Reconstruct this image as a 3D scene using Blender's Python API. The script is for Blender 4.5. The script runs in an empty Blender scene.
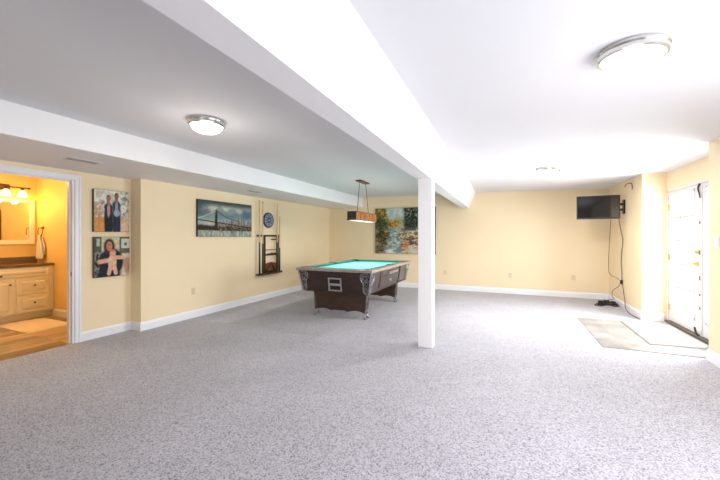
import bpy, bmesh, math, random
from mathutils import Vector, Matrix, noise
random.seed(7)
PI = math.pi
scn = bpy.context.scene
col = scn.collection

# ------------------------------------------------------------------ dimensions (metres)
XL, XD, B = -4.766, -4.985, 8.683          # long left wall, doorway wall, far wall
XR, XA = 2.017, 2.33                       # right wall, french-door plane in its alcove
YJ = 3.125                                 # where the left wall steps back
YA0, YA1 = 4.845, 6.79                     # alcove of the french doors
YREAR = -3.2
HC, HS = 2.44, 2.17                        # ceiling, soffit underside
XF = -3.70                                 # face of the soffit

# ------------------------------------------------------------------ materials
MATS = {}
def newmat(name):
    m = bpy.data.materials.new(name); m.use_nodes = True
    nt = m.node_tree
    return m, nt, nt.nodes, nt.links, nt.nodes['Principled BSDF']

def paint(name, rgb, rough=0.6, var=0.03, scale=3.0, bump=0.0, bscale=150.0, metal=0.0, spec=0.5, coat=0.0):
    m, nt, N, L, P = newmat(name)
    tc = N.new('ShaderNodeTexCoord')
    no = N.new('ShaderNodeTexNoise'); no.inputs['Scale'].default_value = scale; no.inputs['Detail'].default_value = 4
    L.new(tc.outputs['Object'], no.inputs['Vector'])
    mx = N.new('ShaderNodeMix'); mx.data_type = 'RGBA'
    mx.inputs[6].default_value = (*[max(0, c*(1-var)) for c in rgb], 1)
    mx.inputs[7].default_value = (*[min(1, c*(1+var)) for c in rgb], 1)
    L.new(no.outputs['Fac'], mx.inputs[0]); L.new(mx.outputs[2], P.inputs['Base Color'])
    P.inputs['Roughness'].default_value = rough
    P.inputs['Metallic'].default_value = metal
    P.inputs['Specular IOR Level'].default_value = spec
    P.inputs['Coat Weight'].default_value = coat
    if bump:
        n2 = N.new('ShaderNodeTexNoise'); n2.inputs['Scale'].default_value = bscale; n2.inputs['Detail'].default_value = 3
        L.new(tc.outputs['Object'], n2.inputs['Vector'])
        bp = N.new('ShaderNodeBump'); bp.inputs['Strength'].default_value = bump; bp.inputs['Distance'].default_value = 0.003
        L.new(n2.outputs['Fac'], bp.inputs['Height']); L.new(bp.outputs['Normal'], P.inputs['Normal'])
    MATS[name] = m
    return m

def emis(name, rgb, strength, base=(0.9, 0.9, 0.88)):
    m, nt, N, L, P = newmat(name)
    P.inputs['Base Color'].default_value = (*base, 1)
    P.inputs['Emission Color'].default_value = (*rgb, 1)
    P.inputs['Emission Strength'].default_value = strength
    P.inputs['Roughness'].default_value = 0.3
    MATS[name] = m
    return m

def wood(name, c1, c2, rough=0.45, axis='X', scale=6.0, stretch=12.0, spec=0.5, bump=0.1):
    m, nt, N, L, P = newmat(name)
    tc = N.new('ShaderNodeTexCoord'); mp = N.new('ShaderNodeMapping')
    s = [stretch, stretch, stretch]; s['XYZ'.index(axis)] = 1.0
    mp.inputs['Scale'].default_value = s
    L.new(tc.outputs['Object'], mp.inputs['Vector'])
    no = N.new('ShaderNodeTexNoise'); no.inputs['Scale'].default_value = scale; no.inputs['Detail'].default_value = 6
    no.inputs['Distortion'].default_value = 0.6
    L.new(mp.outputs['Vector'], no.inputs['Vector'])
    cr = N.new('ShaderNodeValToRGB')
    cr.color_ramp.elements[0].position = 0.32; cr.color_ramp.elements[0].color = (*c1, 1)
    cr.color_ramp.elements[1].position = 0.68; cr.color_ramp.elements[1].color = (*c2, 1)
    L.new(no.outputs['Fac'], cr.inputs['Fac']); L.new(cr.outputs['Color'], P.inputs['Base Color'])
    P.inputs['Roughness'].default_value = rough; P.inputs['Specular IOR Level'].default_value = spec
    if bump:
        bp = N.new('ShaderNodeBump'); bp.inputs['Strength'].default_value = bump; bp.inputs['Distance'].default_value = 0.002
        L.new(no.outputs['Fac'], bp.inputs['Height']); L.new(bp.outputs['Normal'], P.inputs['Normal'])
    MATS[name] = m
    return m

def metal(name, rgb, rough=0.25, bump=0.0):
    return paint(name, rgb, rough=rough, var=0.08, scale=20, metal=1.0, bump=bump, bscale=60)

def print_mat(name):
    m, nt, N, L, P = newmat(name)
    at = N.new('ShaderNodeAttribute'); at.attribute_name = 'paint'
    L.new(at.outputs['Color'], P.inputs['Base Color'])
    P.inputs['Roughness'].default_value = 0.55; P.inputs['Specular IOR Level'].default_value = 0.2
    MATS[name] = m
    return m

WALLC = (0.91, 0.755, 0.512)
paint('wall', WALLC, 0.55, 0.02, 1.5, 0.04, 220)
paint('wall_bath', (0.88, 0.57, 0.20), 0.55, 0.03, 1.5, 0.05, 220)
paint('ceil', (0.80, 0.805, 0.835), 0.8, 0.012, 1.2, 0.03, 260)
paint('beamwhite', (0.90, 0.90, 0.91), 0.6, 0.01, 2, 0.02, 200)
paint('trim', (0.87, 0.88, 0.92), 0.3, 0.01, 4)
paint('grille', (0.46, 0.44, 0.45), 0.5, 0.0)  # white muntins, greyed so the colour carries their back-lit shade
paint('doorwhite', (0.74, 0.72, 0.745), 0.35, 0.01, 4)
paint('plate', (0.86, 0.84, 0.80), 0.3, 0.01, 10)
paint('almond', (0.76, 0.63, 0.43), 0.35, 0.02, 10)
paint('end_dark', (0.03, 0.022, 0.018), 0.45, 0.2, 20)
paint('slot', (0.015, 0.013, 0.012), 0.5, 0.0)
paint('black', (0.018, 0.018, 0.02), 0.4, 0.05, 20)
paint('blackrubber', (0.03, 0.028, 0.027), 0.7, 0.1, 30)
paint('screen', (0.006, 0.006, 0.008), 0.06, 0.0, spec=0.6)
paint('tvshell', (0.02, 0.02, 0.022), 0.3, 0.05, 30)
paint('cordbrown', (0.10, 0.075, 0.055), 0.5, 0.05)
paint('threshold', (0.10, 0.085, 0.075), 0.5, 0.3, 30)
metal('nickel', (0.72, 0.72, 0.70), 0.22)
metal('brass', (0.78, 0.56, 0.22), 0.3)
metal('bronze', (0.16, 0.11, 0.075), 0.4)
metal('pewter', (0.38, 0.38, 0.40), 0.34, 0.3)
metal('steelplate', (0.62, 0.58, 0.56), 0.35)
emis('diffuser', (1.0, 0.97, 0.92), 2.4)
emis('shade_warm', (1.0, 0.74, 0.26), 2.6)
emis('pendant_lens', (1.0, 0.93, 0.80), 1.6)
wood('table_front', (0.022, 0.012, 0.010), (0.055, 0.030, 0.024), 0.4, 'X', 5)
wood('table_side_lit', (0.045, 0.032, 0.029), (0.10, 0.072, 0.066), 0.24, 'Y', 5)  # same wood as the front, lightened to carry the door-side glare
wood('rail_wood_glare', (0.30, 0.245, 0.21), (0.47, 0.40, 0.35), 0.25, 'Y', 4)  # glare on the rail tops is put into the lighter colour
wood('pedestal_wood', (0.035, 0.018, 0.011), (0.075, 0.038, 0.022), 0.45, 'X', 5)
wood('rack_wood', (0.022, 0.009, 0.007), (0.06, 0.024, 0.016), 0.45, 'Z', 8)
wood('cue_maple', (0.62, 0.44, 0.22), (0.74, 0.56, 0.32), 0.3, 'Z', 10, 6)
wood('cue_butt', (0.012, 0.016, 0.014), (0.045, 0.04, 0.032), 0.3, 'Z', 8, 6)
wood('amber', (0.22, 0.075, 0.02), (0.60, 0.25, 0.07), 0.5, 'Z', 9, 3)
wood('amber_dark', (0.14, 0.055, 0.018), (0.22, 0.09, 0.03), 0.5, 'Z', 9, 3)
paint('felt', (0.22, 0.66, 0.68), 0.9, 0.05, 60, 0.1, 500, spec=0.15)
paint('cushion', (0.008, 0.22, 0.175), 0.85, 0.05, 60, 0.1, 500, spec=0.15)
paint('leather', (0.03, 0.02, 0.018), 0.5, 0.1, 40)
paint('cabinet', (0.84, 0.77, 0.58), 0.35, 0.02, 3)
paint('counter', (0.16, 0.10, 0.06), 0.2, 0.5, 60)
paint('towel', (0.74, 0.66, 0.52), 0.95, 0.12, 25, 0.8, 300)
paint('bathmat', (0.84, 0.66, 0.44), 0.95, 0.12, 18, 1.0, 160)
paint('doormat', (0.52, 0.51, 0.51), 0.9, 0.06, 20, 0.6, 180)
paint('doormat_edge', (0.30, 0.27, 0.25), 0.9, 0.1, 20)
paint('canvas_black', (0.03, 0.025, 0.022), 0.6, 0.05)
paint('canvas_dark', (0.10, 0.075, 0.05), 0.6, 0.2, 20)
paint('dart_navy', (0.03, 0.06, 0.14), 0.5, 0.1, 30)
paint('dart_silver', (0.55, 0.60, 0.66), 0.4, 0.05, 30)
paint('dart_red', (0.45, 0.50, 0.58), 0.5, 0.05, 30)
paint('vent_white', (0.72, 0.71, 0.70), 0.4, 0.02)
paint('vent_dark', (0.10, 0.10, 0.10), 0.6, 0.0)
paint('ground_out', (0.75, 0.74, 0.72), 0.9, 0.05, 4)
for n in ('print_bridge', 'print_stream', 'print_men', 'print_mother'): print_mat(n)

def mirror_mat():
    m, nt, N, L, P = newmat('mirror')
    P.inputs['Base Color'].default_value = (0.88, 0.86, 0.82, 1); P.inputs['Metallic'].default_value = 1; P.inputs['Roughness'].default_value = 0.03
    MATS['mirror'] = m
mirror_mat()

def glass_mat():
    m = bpy.data.materials.new('glass'); m.use_nodes = True
    nt = m.node_tree; N, L = nt.nodes, nt.links; N.clear()
    out = N.new('ShaderNodeOutputMaterial'); mx = N.new('ShaderNodeMixShader')
    tr = N.new('ShaderNodeBsdfTransparent'); gl = N.new('ShaderNodeBsdfGlossy'); fr = N.new('ShaderNodeLayerWeight'); fm = N.new('ShaderNodeMath'); fm.operation = 'MULTIPLY'; fm.inputs[1].default_value = 0.22
    tr.inputs['Color'].default_value = (0.96, 0.98, 0.98, 1); gl.inputs['Roughness'].default_value = 0.02
    fr.inputs['Blend'].default_value = 0.2; L.new(fr.outputs['Facing'], fm.inputs[0])
    L.new(fm.outputs[0], mx.inputs[0]); L.new(tr.outputs[0], mx.inputs[1]); L.new(gl.outputs[0], mx.inputs[2])
    L.new(mx.outputs[0], out.inputs[0]); MATS['glass'] = m
glass_mat()

def carpet_mat():
    m, nt, N, L, P = newmat('carpet')
    tc = N.new('ShaderNodeTexCoord')
    n1 = N.new('ShaderNodeTexNoise'); n1.inputs['Scale'].default_value = 145; n1.inputs['Detail'].default_value = 1; n1.inputs['Roughness'].default_value = 0.6
    n3 = N.new('ShaderNodeTexNoise'); n3.inputs['Scale'].default_value = 75; n3.inputs['Detail'].default_value = 2; n3.inputs['Roughness'].default_value = 0.7
    n2 = N.new('ShaderNodeTexNoise'); n2.inputs['Scale'].default_value = 2.2; n2.inputs['Detail'].default_value = 3
    for n in (n1, n2, n3): L.new(tc.outputs['Object'], n.inputs['Vector'])
    cr = N.new('ShaderNodeValToRGB')
    e = cr.color_ramp.elements
    e[0].position = 0.17; e[0].color = (0.135, 0.131, 0.152, 1)
    e[1].position = 0.78; e[1].color = (0.53, 0.525, 0.595, 1)
    k = e.new(0.36); k.color = (0.37, 0.364, 0.412, 1)
    vo = N.new('ShaderNodeTexVoronoi'); vo.inputs['Scale'].default_value = 150
    L.new(tc.outputs['Object'], vo.inputs['Vector'])
    sx = N.new('ShaderNodeSeparateColor'); L.new(vo.outputs['Color'], sx.inputs[0])
    ad = N.new('ShaderNodeMix'); ad.data_type = 'FLOAT'; ad.inputs[0].default_value = 0.35
    L.new(sx.outputs[0], ad.inputs[2]); L.new(n3.outputs['Fac'], ad.inputs[3])
    L.new(ad.outputs[0], cr.inputs['Fac'])
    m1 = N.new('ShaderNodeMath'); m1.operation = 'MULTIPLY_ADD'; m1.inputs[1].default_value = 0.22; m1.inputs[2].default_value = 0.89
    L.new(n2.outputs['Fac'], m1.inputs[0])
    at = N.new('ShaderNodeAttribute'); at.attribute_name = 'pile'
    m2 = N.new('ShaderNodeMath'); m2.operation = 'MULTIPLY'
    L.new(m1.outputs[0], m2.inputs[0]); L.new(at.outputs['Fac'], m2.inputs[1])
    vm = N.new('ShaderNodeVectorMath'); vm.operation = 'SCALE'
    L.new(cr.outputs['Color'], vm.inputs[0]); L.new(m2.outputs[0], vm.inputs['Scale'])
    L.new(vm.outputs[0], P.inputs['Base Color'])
    P.inputs['Roughness'].default_value = 0.95; P.inputs['Specular IOR Level'].default_value = 0.1
    P.inputs['Sheen Weight'].default_value = 0.25
    bp = N.new('ShaderNodeBump'); bp.inputs['Strength'].default_value = 0.05; bp.inputs['Distance'].default_value = 0.003
    L.new(n1.outputs['Fac'], bp.inputs['Height']); L.new(bp.outputs['Normal'], P.inputs['Normal'])
    MATS['carpet'] = m
carpet_mat()

def plank_mat():
    m, nt, N, L, P = newmat('planks')
    tc = N.new('ShaderNodeTexCoord')
    mp = N.new('ShaderNodeMapping'); mp.inputs['Rotation'].default_value = (0, 0, PI/2)
    L.new(tc.outputs['Object'], mp.inputs['Vector'])
    bk = N.new('ShaderNodeTexBrick'); bk.inputs['Scale'].default_value = 1.0
    bk.inputs['Brick Width'].default_value = 1.2; bk.inputs['Row Height'].default_value = 0.15; bk.inputs['Mortar Size'].default_value = 0.004
    bk.inputs['Color1'].default_value = (0.20, 0.105, 0.04, 1); bk.inputs['Color2'].default_value = (0.60, 0.40, 0.19, 1); bk.inputs['Mortar'].default_value = (0.14, 0.075, 0.03, 1)
    bk.offset = 0.37
    L.new(mp.outputs['Vector'], bk.inputs['Vector'])
    m2 = N.new('ShaderNodeMapping'); m2.inputs['Scale'].default_value = (14, 1.2, 1)
    L.new(tc.outputs['Object'], m2.inputs['Vector'])
    no = N.new('ShaderNodeTexNoise'); no.inputs['Scale'].default_value = 2.5; no.inputs['Detail'].default_value = 6
    L.new(m2.outputs['Vector'], no.inputs['Vector'])
    mx = N.new('ShaderNodeMix'); mx.data_type = 'RGBA'; mx.blend_type = 'OVERLAY'; mx.inputs[0].default_value = 0.95
    L.new(bk.outputs['Color'], mx.inputs[6]); L.new(no.outputs['Color'], mx.inputs[7])
    hs = N.new('ShaderNodeHueSaturation'); hs.inputs['Saturation'].default_value = 0.9
    L.new(mx.outputs[2], hs.inputs['Color']); L.new(hs.outputs['Color'], P.inputs['Base Color'])
    P.inputs['Roughness'].default_value = 0.35
    MATS['planks'] = m
plank_mat()

def tile_mat():
    m, nt, N, L, P = newmat('landing_tile')
    tc = N.new('ShaderNodeTexCoord')
    bk = N.new('ShaderNodeTexBrick'); bk.inputs['Scale'].default_value = 1.0; bk.offset = 0.0
    bk.inputs['Brick Width'].default_value = 0.33; bk.inputs['Row Height'].default_value = 0.33; bk.inputs['Mortar Size'].default_value = 0.004
    bk.inputs['Color1'].default_value = (0.27, 0.26, 0.26, 1); bk.inputs['Color2'].default_value = (0.35, 0.34, 0.335, 1); bk.inputs['Mortar'].default_value = (0.29, 0.275, 0.265, 1)
    L.new(tc.outputs['Object'], bk.inputs['Vector'])
    no = N.new('ShaderNodeTexNoise'); no.inputs['Scale'].default_value = 5; no.inputs['Detail'].default_value = 6
    L.new(tc.outputs['Object'], no.inputs['Vector'])
    mx = N.new('ShaderNodeMix'); mx.data_type = 'RGBA'; mx.blend_type = 'OVERLAY'; mx.inputs[0].default_value = 0.6
    L.new(bk.outputs['Color'], mx.inputs[6]); L.new(no.outputs['Fac'], mx.inputs[7])
    L.new(mx.outputs[2], P.inputs['Base Color']); P.inputs['Roughness'].default_value = 0.3
    MATS['landing_tile'] = m
tile_mat()

# ------------------------------------------------------------------ mesh helpers
class MB:
    def __init__(self): self.bm = bmesh.new()
    def box(self, x0, x1, y0, y1, z0, z1, bev=0.0, seg=2):
        bm = self.bm
        x0, x1 = min(x0, x1), max(x0, x1); y0, y1 = min(y0, y1), max(y0, y1); z0, z1 = min(z0, z1), max(z0, z1)
        v = [bm.verts.new(p) for p in ((x0,y0,z0),(x1,y0,z0),(x1,y1,z0),(x0,y1,z0),(x0,y0,z1),(x1,y0,z1),(x1,y1,z1),(x0,y1,z1))]
        f = [bm.faces.new([v[i] for i in q]) for q in ((0,3,2,1),(4,5,6,7),(0,1,5,4),(1,2,6,5),(2,3,7,6),(3,0,4,7))]
        if bev:
            es = list({e for q in f for e in q.edges})
            bmesh.ops.bevel(bm, geom=es, offset=bev, segments=seg, affect='EDGES', profile=0.5)
        return self
    def hexa(self, p, bev=0.0):
        """p: four bottom corners then four top corners, both counter-clockwise from above"""
        bm = self.bm
        v = [bm.verts.new(q) for q in p]
        f = [bm.faces.new([v[i] for i in q]) for q in ((0,3,2,1),(4,5,6,7),(0,1,5,4),(1,2,6,5),(2,3,7,6),(3,0,4,7))]
        if bev:
            es = list({e for q in f for e in q.edges})
            bmesh.ops.bevel(bm, geom=es, offset=bev, segments=2, affect='EDGES', profile=0.5)
        return self
    def prism(self, pts, a, b, axis='Y', bev=0.0):
        """pts: 2-D outline; extruded along axis from a to b"""
        bm = self.bm
        def P(p, t):
            return {'Y': (p[0], t, p[1]), 'X': (t, p[0], p[1]), 'Z': (p[0], p[1], t)}[axis]
        v0 = [bm.verts.new(P(p, a)) for p in pts]; v1 = [bm.verts.new(P(p, b)) for p in pts]
        n = len(pts); fs = [bm.faces.new(v0[::-1]), bm.faces.new(v1)]
        for i in range(n): fs.append(bm.faces.new((v0[i], v0[(i+1) % n], v1[(i+1) % n], v1[i])))
        if bev:
            es = list({e for q in fs[:2] for e in q.edges})
            bmesh.ops.bevel(bm, geom=es, offset=bev, segments=2, affect='EDGES', profile=0.5)
        return self
    def tube(self, pts, r, n=8, cap=True, r2=None):
        bm = self.bm; pts = [Vector(p) for p in pts]; rings = []
        N = len(pts); up = None
        for i, p in enumerate(pts):
            t = (pts[min(i+1, N-1)] - pts[max(i-1, 0)]).normalized()
            if up is None:
                up = Vector((0,0,1)) if abs(t.z) < 0.9 else Vector((1,0,0))
            a = t.cross(up).normalized() if t.cross(up).length > 1e-5 else t.orthogonal().normalized()
            b = a.cross(t).normalized(); up = b
            rr = r if r2 is None else r + (r2 - r)*i/max(1, N-1)
            rings.append([bm.verts.new(p + a*rr*math.cos(2*PI*k/n) + b*rr*math.sin(2*PI*k/n)) for k in range(n)])
        for i in range(N-1):
            for k in range(n):
                bm.faces.new((rings[i][k], rings[i][(k+1) % n], rings[i+1][(k+1) % n], rings[i+1][k]))
        if cap:
            bm.faces.new(rings[0][::-1]); bm.faces.new(rings[-1])
        return self
    def lathe(self, prof, c=(0,0,0), axis='Z', n=32):
        """prof: list of (radius, height)"""
        bm = self.bm; rings = []
        def P(x, y, z):
            q = {'Z': (x, y, z), 'Y': (x, z, y), 'X': (z, x, y)}[axis]
            return (c[0]+q[0], c[1]+q[1], c[2]+q[2])
        for r, h in prof:
            if r < 1e-6: rings.append([bm.verts.new(P(0, 0, h))])
            else: rings.append([bm.verts.new(P(r*math.cos(2*PI*k/n), r*math.sin(2*PI*k/n), h)) for k in range(n)])
        for a, b in zip(rings, rings[1:]):
            for k in range(n):
                q = []
                for v in (a[k % len(a)], a[(k+1) % len(a)], b[(k+1) % len(b)], b[k % len(b)]):
                    if v not in q: q.append(v)
                if len(q) > 2: bm.faces.new(q)
        return self
    def ball(self, c, r, sx=1, sy=1, sz=1, u=14, v=10):
        bmesh.ops.create_uvsphere(self.bm, u_segments=u, v_segments=v, radius=r,
            matrix=Matrix.Translation(c) @ Matrix.Diagonal((sx, sy, sz, 1)))
        return self
    def build(self, name, mat, parent=None, smooth=None, kind=None, label=None):
        bm = self.bm
        bmesh.ops.recalc_face_normals(bm, faces=bm.faces)
        me = bpy.data.meshes.new(name); bm.to_mesh(me); bm.free()
        me.materials.append(MATS[mat] if isinstance(mat, str) else mat)
        o = bpy.data.objects.new(name, me); col.objects.link(o)
        if smooth is not None:
            for p in me.polygons: p.use_smooth = True
            if smooth < 179: 
                try: me.set_sharp_from_angle(angle=math.radians(smooth))
                except Exception: pass
        if parent is not None: o.parent = parent
        if kind: o['kind'] = kind
        if label: o['label'] = label
        return o

def tag(o, label, cat, group=None):
    o['label'] = label; o['category'] = cat
    if group: o['group'] = group
    return o
def thing(name, label, cat, loc, rz=0.0, group=None):
    o = bpy.data.objects.new(name, None); col.objects.link(o)
    o.empty_display_size = 0.1
    o.location = loc; o.rotation_euler = (0, 0, rz)
    return tag(o, label, cat, group)
def struct(name, mb, mat, smooth=None, parent=None):
    return mb.build(name, mat, parent, smooth, kind=None if parent else 'structure')
def dup(root, loc, label, rz=None):
    r = root.copy(); col.objects.link(r); r.location = loc; r['label'] = label
    if rz is not None: r.rotation_euler = (0, 0, rz)
    for ch in list(root.children):
        c = ch.copy(); col.objects.link(c); c.parent = r
        for g in list(ch.children):
            d = g.copy(); col.objects.link(d); d.parent = c
    return r
def smooth_path(pts, n=8):
    """Catmull-Rom through pts"""
    P = [Vector(p) for p in pts]; out = []
    for i in range(len(P)-1):
        p0, p1, p2, p3 = P[max(i-1, 0)], P[i], P[i+1], P[min(i+2, len(P)-1)]
        for k in range(n):
            t = k/n
            out.append(0.5*((2*p1) + (p2-p0)*t + (2*p0-5*p1+4*p2-p3)*t*t + (3*p1-p0-3*p2+p3)*t**3))
    out.append(P[-1]); return out

# ------------------------------------------------------------------ the room shell
# carpet, as a fine grid so that the brushed pile of the carpet can vary
def inpoly(x, y, P):
    c = False; n = len(P)
    for i in range(n):
        x1, y1 = P[i]; x2, y2 = P[(i+1) % n]
        if (y1 > y) != (y2 > y) and x < (x2-x1)*(y-y1)/(y2-y1)+x1: c = not c
    return c
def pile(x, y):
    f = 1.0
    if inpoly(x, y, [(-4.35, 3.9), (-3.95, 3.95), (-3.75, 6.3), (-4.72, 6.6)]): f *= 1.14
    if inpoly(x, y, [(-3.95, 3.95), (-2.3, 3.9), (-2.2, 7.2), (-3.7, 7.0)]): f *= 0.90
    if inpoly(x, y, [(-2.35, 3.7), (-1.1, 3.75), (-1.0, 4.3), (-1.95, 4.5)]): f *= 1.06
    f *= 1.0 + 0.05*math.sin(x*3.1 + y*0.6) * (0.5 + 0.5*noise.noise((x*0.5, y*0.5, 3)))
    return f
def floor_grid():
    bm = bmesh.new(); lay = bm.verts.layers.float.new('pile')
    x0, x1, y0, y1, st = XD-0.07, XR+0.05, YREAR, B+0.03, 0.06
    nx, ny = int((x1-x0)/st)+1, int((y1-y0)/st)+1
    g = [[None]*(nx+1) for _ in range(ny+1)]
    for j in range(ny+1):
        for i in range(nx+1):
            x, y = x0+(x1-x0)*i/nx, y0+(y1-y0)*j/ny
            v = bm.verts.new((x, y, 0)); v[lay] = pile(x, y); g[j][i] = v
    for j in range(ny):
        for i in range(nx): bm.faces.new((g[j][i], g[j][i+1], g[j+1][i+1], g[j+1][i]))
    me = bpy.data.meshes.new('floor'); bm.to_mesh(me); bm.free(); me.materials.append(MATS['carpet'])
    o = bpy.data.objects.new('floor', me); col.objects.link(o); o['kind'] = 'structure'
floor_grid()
struct('floor_landing', MB().box(1.08, XA+0.14, 4.92, 6.56, -0.02, 0.006).box(XR+0.005, XA+0.14, YA0+0.001, 4.95, -0.02, 0.005).box(XR+0.005, XA+0.14, 6.5, YA1-0.001, -0.02, 0.005), 'landing_tile')

w = MB().box(XD-0.12, XL, YJ, B+0.12, 0, 2.6)
struct('wall_left', w, 'wall')
w = MB().box(XD-0.12, XD, YREAR, 1.60, 0, 2.6).box(XD-0.12, XD, 2.425, YJ, 0, 2.6).box(XD-0.12, XD, 1.60, 2.425, 2.062, 2.6)
struct('wall_doorway', w, 'wall')
struct('wall_back', MB().box(XD, XA+0.2, B, B+0.12, 0, 2.6), 'wall')
WO = XA+0.085
w = (MB().box(XR, WO, YA1, B, 0, 2.6).box(XR, WO, YREAR, YA0, 0, 2.6).box(XA, WO, YA0, YA1, 2.075, 2.6))
struct('wall_right', w, 'wall')
w = (MB().box(XD-0.12, -1.6, YREAR-0.12, YREAR, 0, 2.6).box(1.4, XA+0.2, YREAR-0.12, YREAR, 0, 2.6)
     .box(-1.6, 1.4, YREAR-0.12, YREAR, 0, 0.5).box(-1.6, 1.4, YREAR-0.12, YREAR, 1.95, 2.6))
struct('wall_rear', w, 'wall')
# ceiling: flat on the left of the beam, falling very slightly towards the french doors
zr = 2.352
struct('ceiling', MB().prism([(XD-0.1, HC), (-0.7, HC), (XA+0.2, zr), (XA+0.2, zr+0.2), (XD-0.1, HC+0.2)], YREAR-0.1, B+0.1, 'Y'), 'ceil')
struct('soffit', MB().box(XD-0.02, XF, YREAR, B+0.02, HS, HC+0.05, 0.006), 'beamwhite')
struct('beam', MB().prism([(-1.0, 2.05), (-0.83, 2.05), (-0.655, HC+0.03), (-1.0, HC+0.03)], YREAR, B+0.02, 'Y', 0.006), 'beamwhite')
pm = MB().box(-0.985, -0.812, 4.03, 4.19, 0, 2.055, 0.006)
struct('support_post', pm, 'beamwhite')

def base_profile(mb, pts, h=0.125, t=0.016):
    """pts: floor line with the room on its right-hand side; corners are mitred"""
    bm = mb.bm; P = [Vector((x, y)) for x, y in pts]; rings = []
    prof = [(0, 0), (t, 0), (t, h-0.03), (t*0.55, h-0.008), (t*0.3, h), (0, h)]
    def nrm(a, b): d = (b-a).normalized(); return Vector((d.y, -d.x))
    for k, p in enumerate(P):
        n0 = nrm(P[k-1], p) if k else nrm(p, P[k+1])
        n1 = nrm(p, P[k+1]) if k < len(P)-1 else n0
        m = (n0+n1); m = m/(m.dot(n0))
        rings.append([bm.verts.new((p.x+m.x*q, p.y+m.y*q, z)) for q, z in prof])
    bm.faces.new(rings[0]); bm.faces.new(rings[-1][::-1])
    for a, b in zip(rings, rings[1:]):
        for k in range(6): bm.faces.new((a[k], a[(k+1) % 6], b[(k+1) % 6], b[k]))
    return mb
struct('baseboard_left', base_profile(MB(), [(XD, 2.492), (XD, YJ), (XL, YJ), (XL, B)]), 'trim')
struct('baseboard_back', base_profile(MB(), [(XL, B), (XR, B)]), 'trim')
struct('baseboard_right', base_profile(MB(), [(XR, B), (XR, YA1), (XA-0.036, YA1)]), 'trim')
struct('baseboard_near', base_profile(MB(), [(XA-0.036, YA0), (XR, YA0), (XR, YREAR)]), 'trim')
struct('baseboard_doorway', base_profile(MB(), [(XD, YREAR), (XD, 1.535)]), 'trim')

# bathroom doorway casing and jamb
cs = MB()
def casing(mb, y0, y1, z0, z1):
    mb.box(XD, XD+0.018, y0, y1, z0, z1, 0.005)
cs.box(XD, XD+0.018, 2.43, 2.494, 0, 2.118, 0.005).box(XD, XD+0.018, 1.531, 1.595, 0, 2.118, 0.005).box(XD, XD+0.0181, 1.531, 2.494, 2.06, 2.118, 0.005)
cs.box(XD+0.01, XD+0.026, 2.472, 2.494, 0, 2.118, 0.004).box(XD+0.01, XD+0.026, 1.531, 1.553, 0, 2.118, 0.004).box(XD+0.01, XD+0.0262, 1.531, 2.494, 2.096, 2.118, 0.004)
cs.box(XD-0.125, XD+0.002, 2.41, 2.432, 0, 2.065, 0.002).box(XD-0.125, XD+0.002, 1.593, 1.615, 0, 2.065, 0.002).box(XD-0.125, XD+0.0022, 1.593, 2.432, 2.049, 2.067, 0.002)
cs.box(XD-0.08, XD-0.045, 2.398, 2.41, 0, 2.049, 0.002).box(XD-0.08, XD-0.045, 1.615, 2.41, 2.037, 2.049, 0.002)
struct('trim_1', cs, 'trim')
sp = thing('strike_plate', 'small brass strike plate on the bathroom door jamb', 'strike plate', (XD-0.022, 2.4095, 0.875))
MB().box(-0.015, 0.015, -0.002, 0, -0.03, 0.03, 0.001).build('plate', 'brass', sp)
MB().box(-0.006, 0.006, -0.0026, -0.0019, -0.014, 0.014).build('latch_hole', 'slot', sp)

# ------------------------------------------------------------------ french doors
DT = 2.072
frame = MB()
frame.box(XA+0.0, XA+0.08, YA1-0.035, YA1, 0, DT, 0.003).box(XA+0.0, XA+0.08, YA0, YA0+0.035, 0, DT, 0.003).box(XA+0.0, XA+0.08, YA0, YA1, DT-0.03, DT+0.003, 0.003)
struct('trim_2', frame, 'doorwhite')
struct('trim_3', MB().box(XA-0.035, XA+0.13, YA0, YA1, 0.002, 0.035, 0.006), 'threshold')
ymid = 5.815
def leaf(idx, y0, y1, handle):
    root = bpy.data.objects.new('door_%d' % idx, None); col.objects.link(root); root['kind'] = 'structure'
    x0, x1 = XA+0.015, XA+0.06
    zb, zt = 0.045, DT-0.034
    st_h, st_l = 0.165, 0.115    # stile at the meeting edge, at the hinge edge
    gl0, gl1 = (y0+(st_h if handle else 0.115), y1-0.105) if handle else (y0+0.105, y1-0.145)
    m = MB()
    m.box(x0, x1, y0, gl0, zb, zt, 0.004).box(x0, x1, gl1, y1, zb, zt, 0.004)
    m.box(x0, x1, gl0-0.001, gl1+0.001, zb, 0.235, 0.002).box(x0, x1, gl0-0.001, gl1+0.001, 1.985, zt, 0.002)
    # raised glazing bead round the glass
    for a, b, c, d in ((gl0-0.02, gl0+0.012, 0.215, 2.0), (gl1-0.012, gl1+0.02, 0.215, 2.0), (gl0-0.02, gl1+0.02, 0.213, 0.247), (gl0-0.02, gl1+0.02, 1.97, 2.002)):
        m.box(x0-0.008, x0+0.004, a, b, c, d, 0.003)
    m.build('door_frame', 'doorwhite', root)
    MB().box(x0+0.0165, x0+0.0175, gl0, gl1, 0.235, 1.985).build('pane', 'glass', root)
    g = MB()
    for k in range(1, 3):
        y = gl0+(gl1-gl0)*k/3; g.box(x0+0.018, x0+0.023, y-0.013, y+0.013, 0.235, 1.985)
    for k in range(1, 5):
        z = 0.235+1.75*k/5; g.box(x0+0.0182, x0+0.0228, gl0, gl1, z-0.013, z+0.013)
    g.build('grille', 'grille', root)
    return root, x0
d1, dx = leaf(1, ymid+0.003, YA1-0.038, True)
d2, dx = leaf(2, YA0+0.038, ymid-0.003, False)
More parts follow.
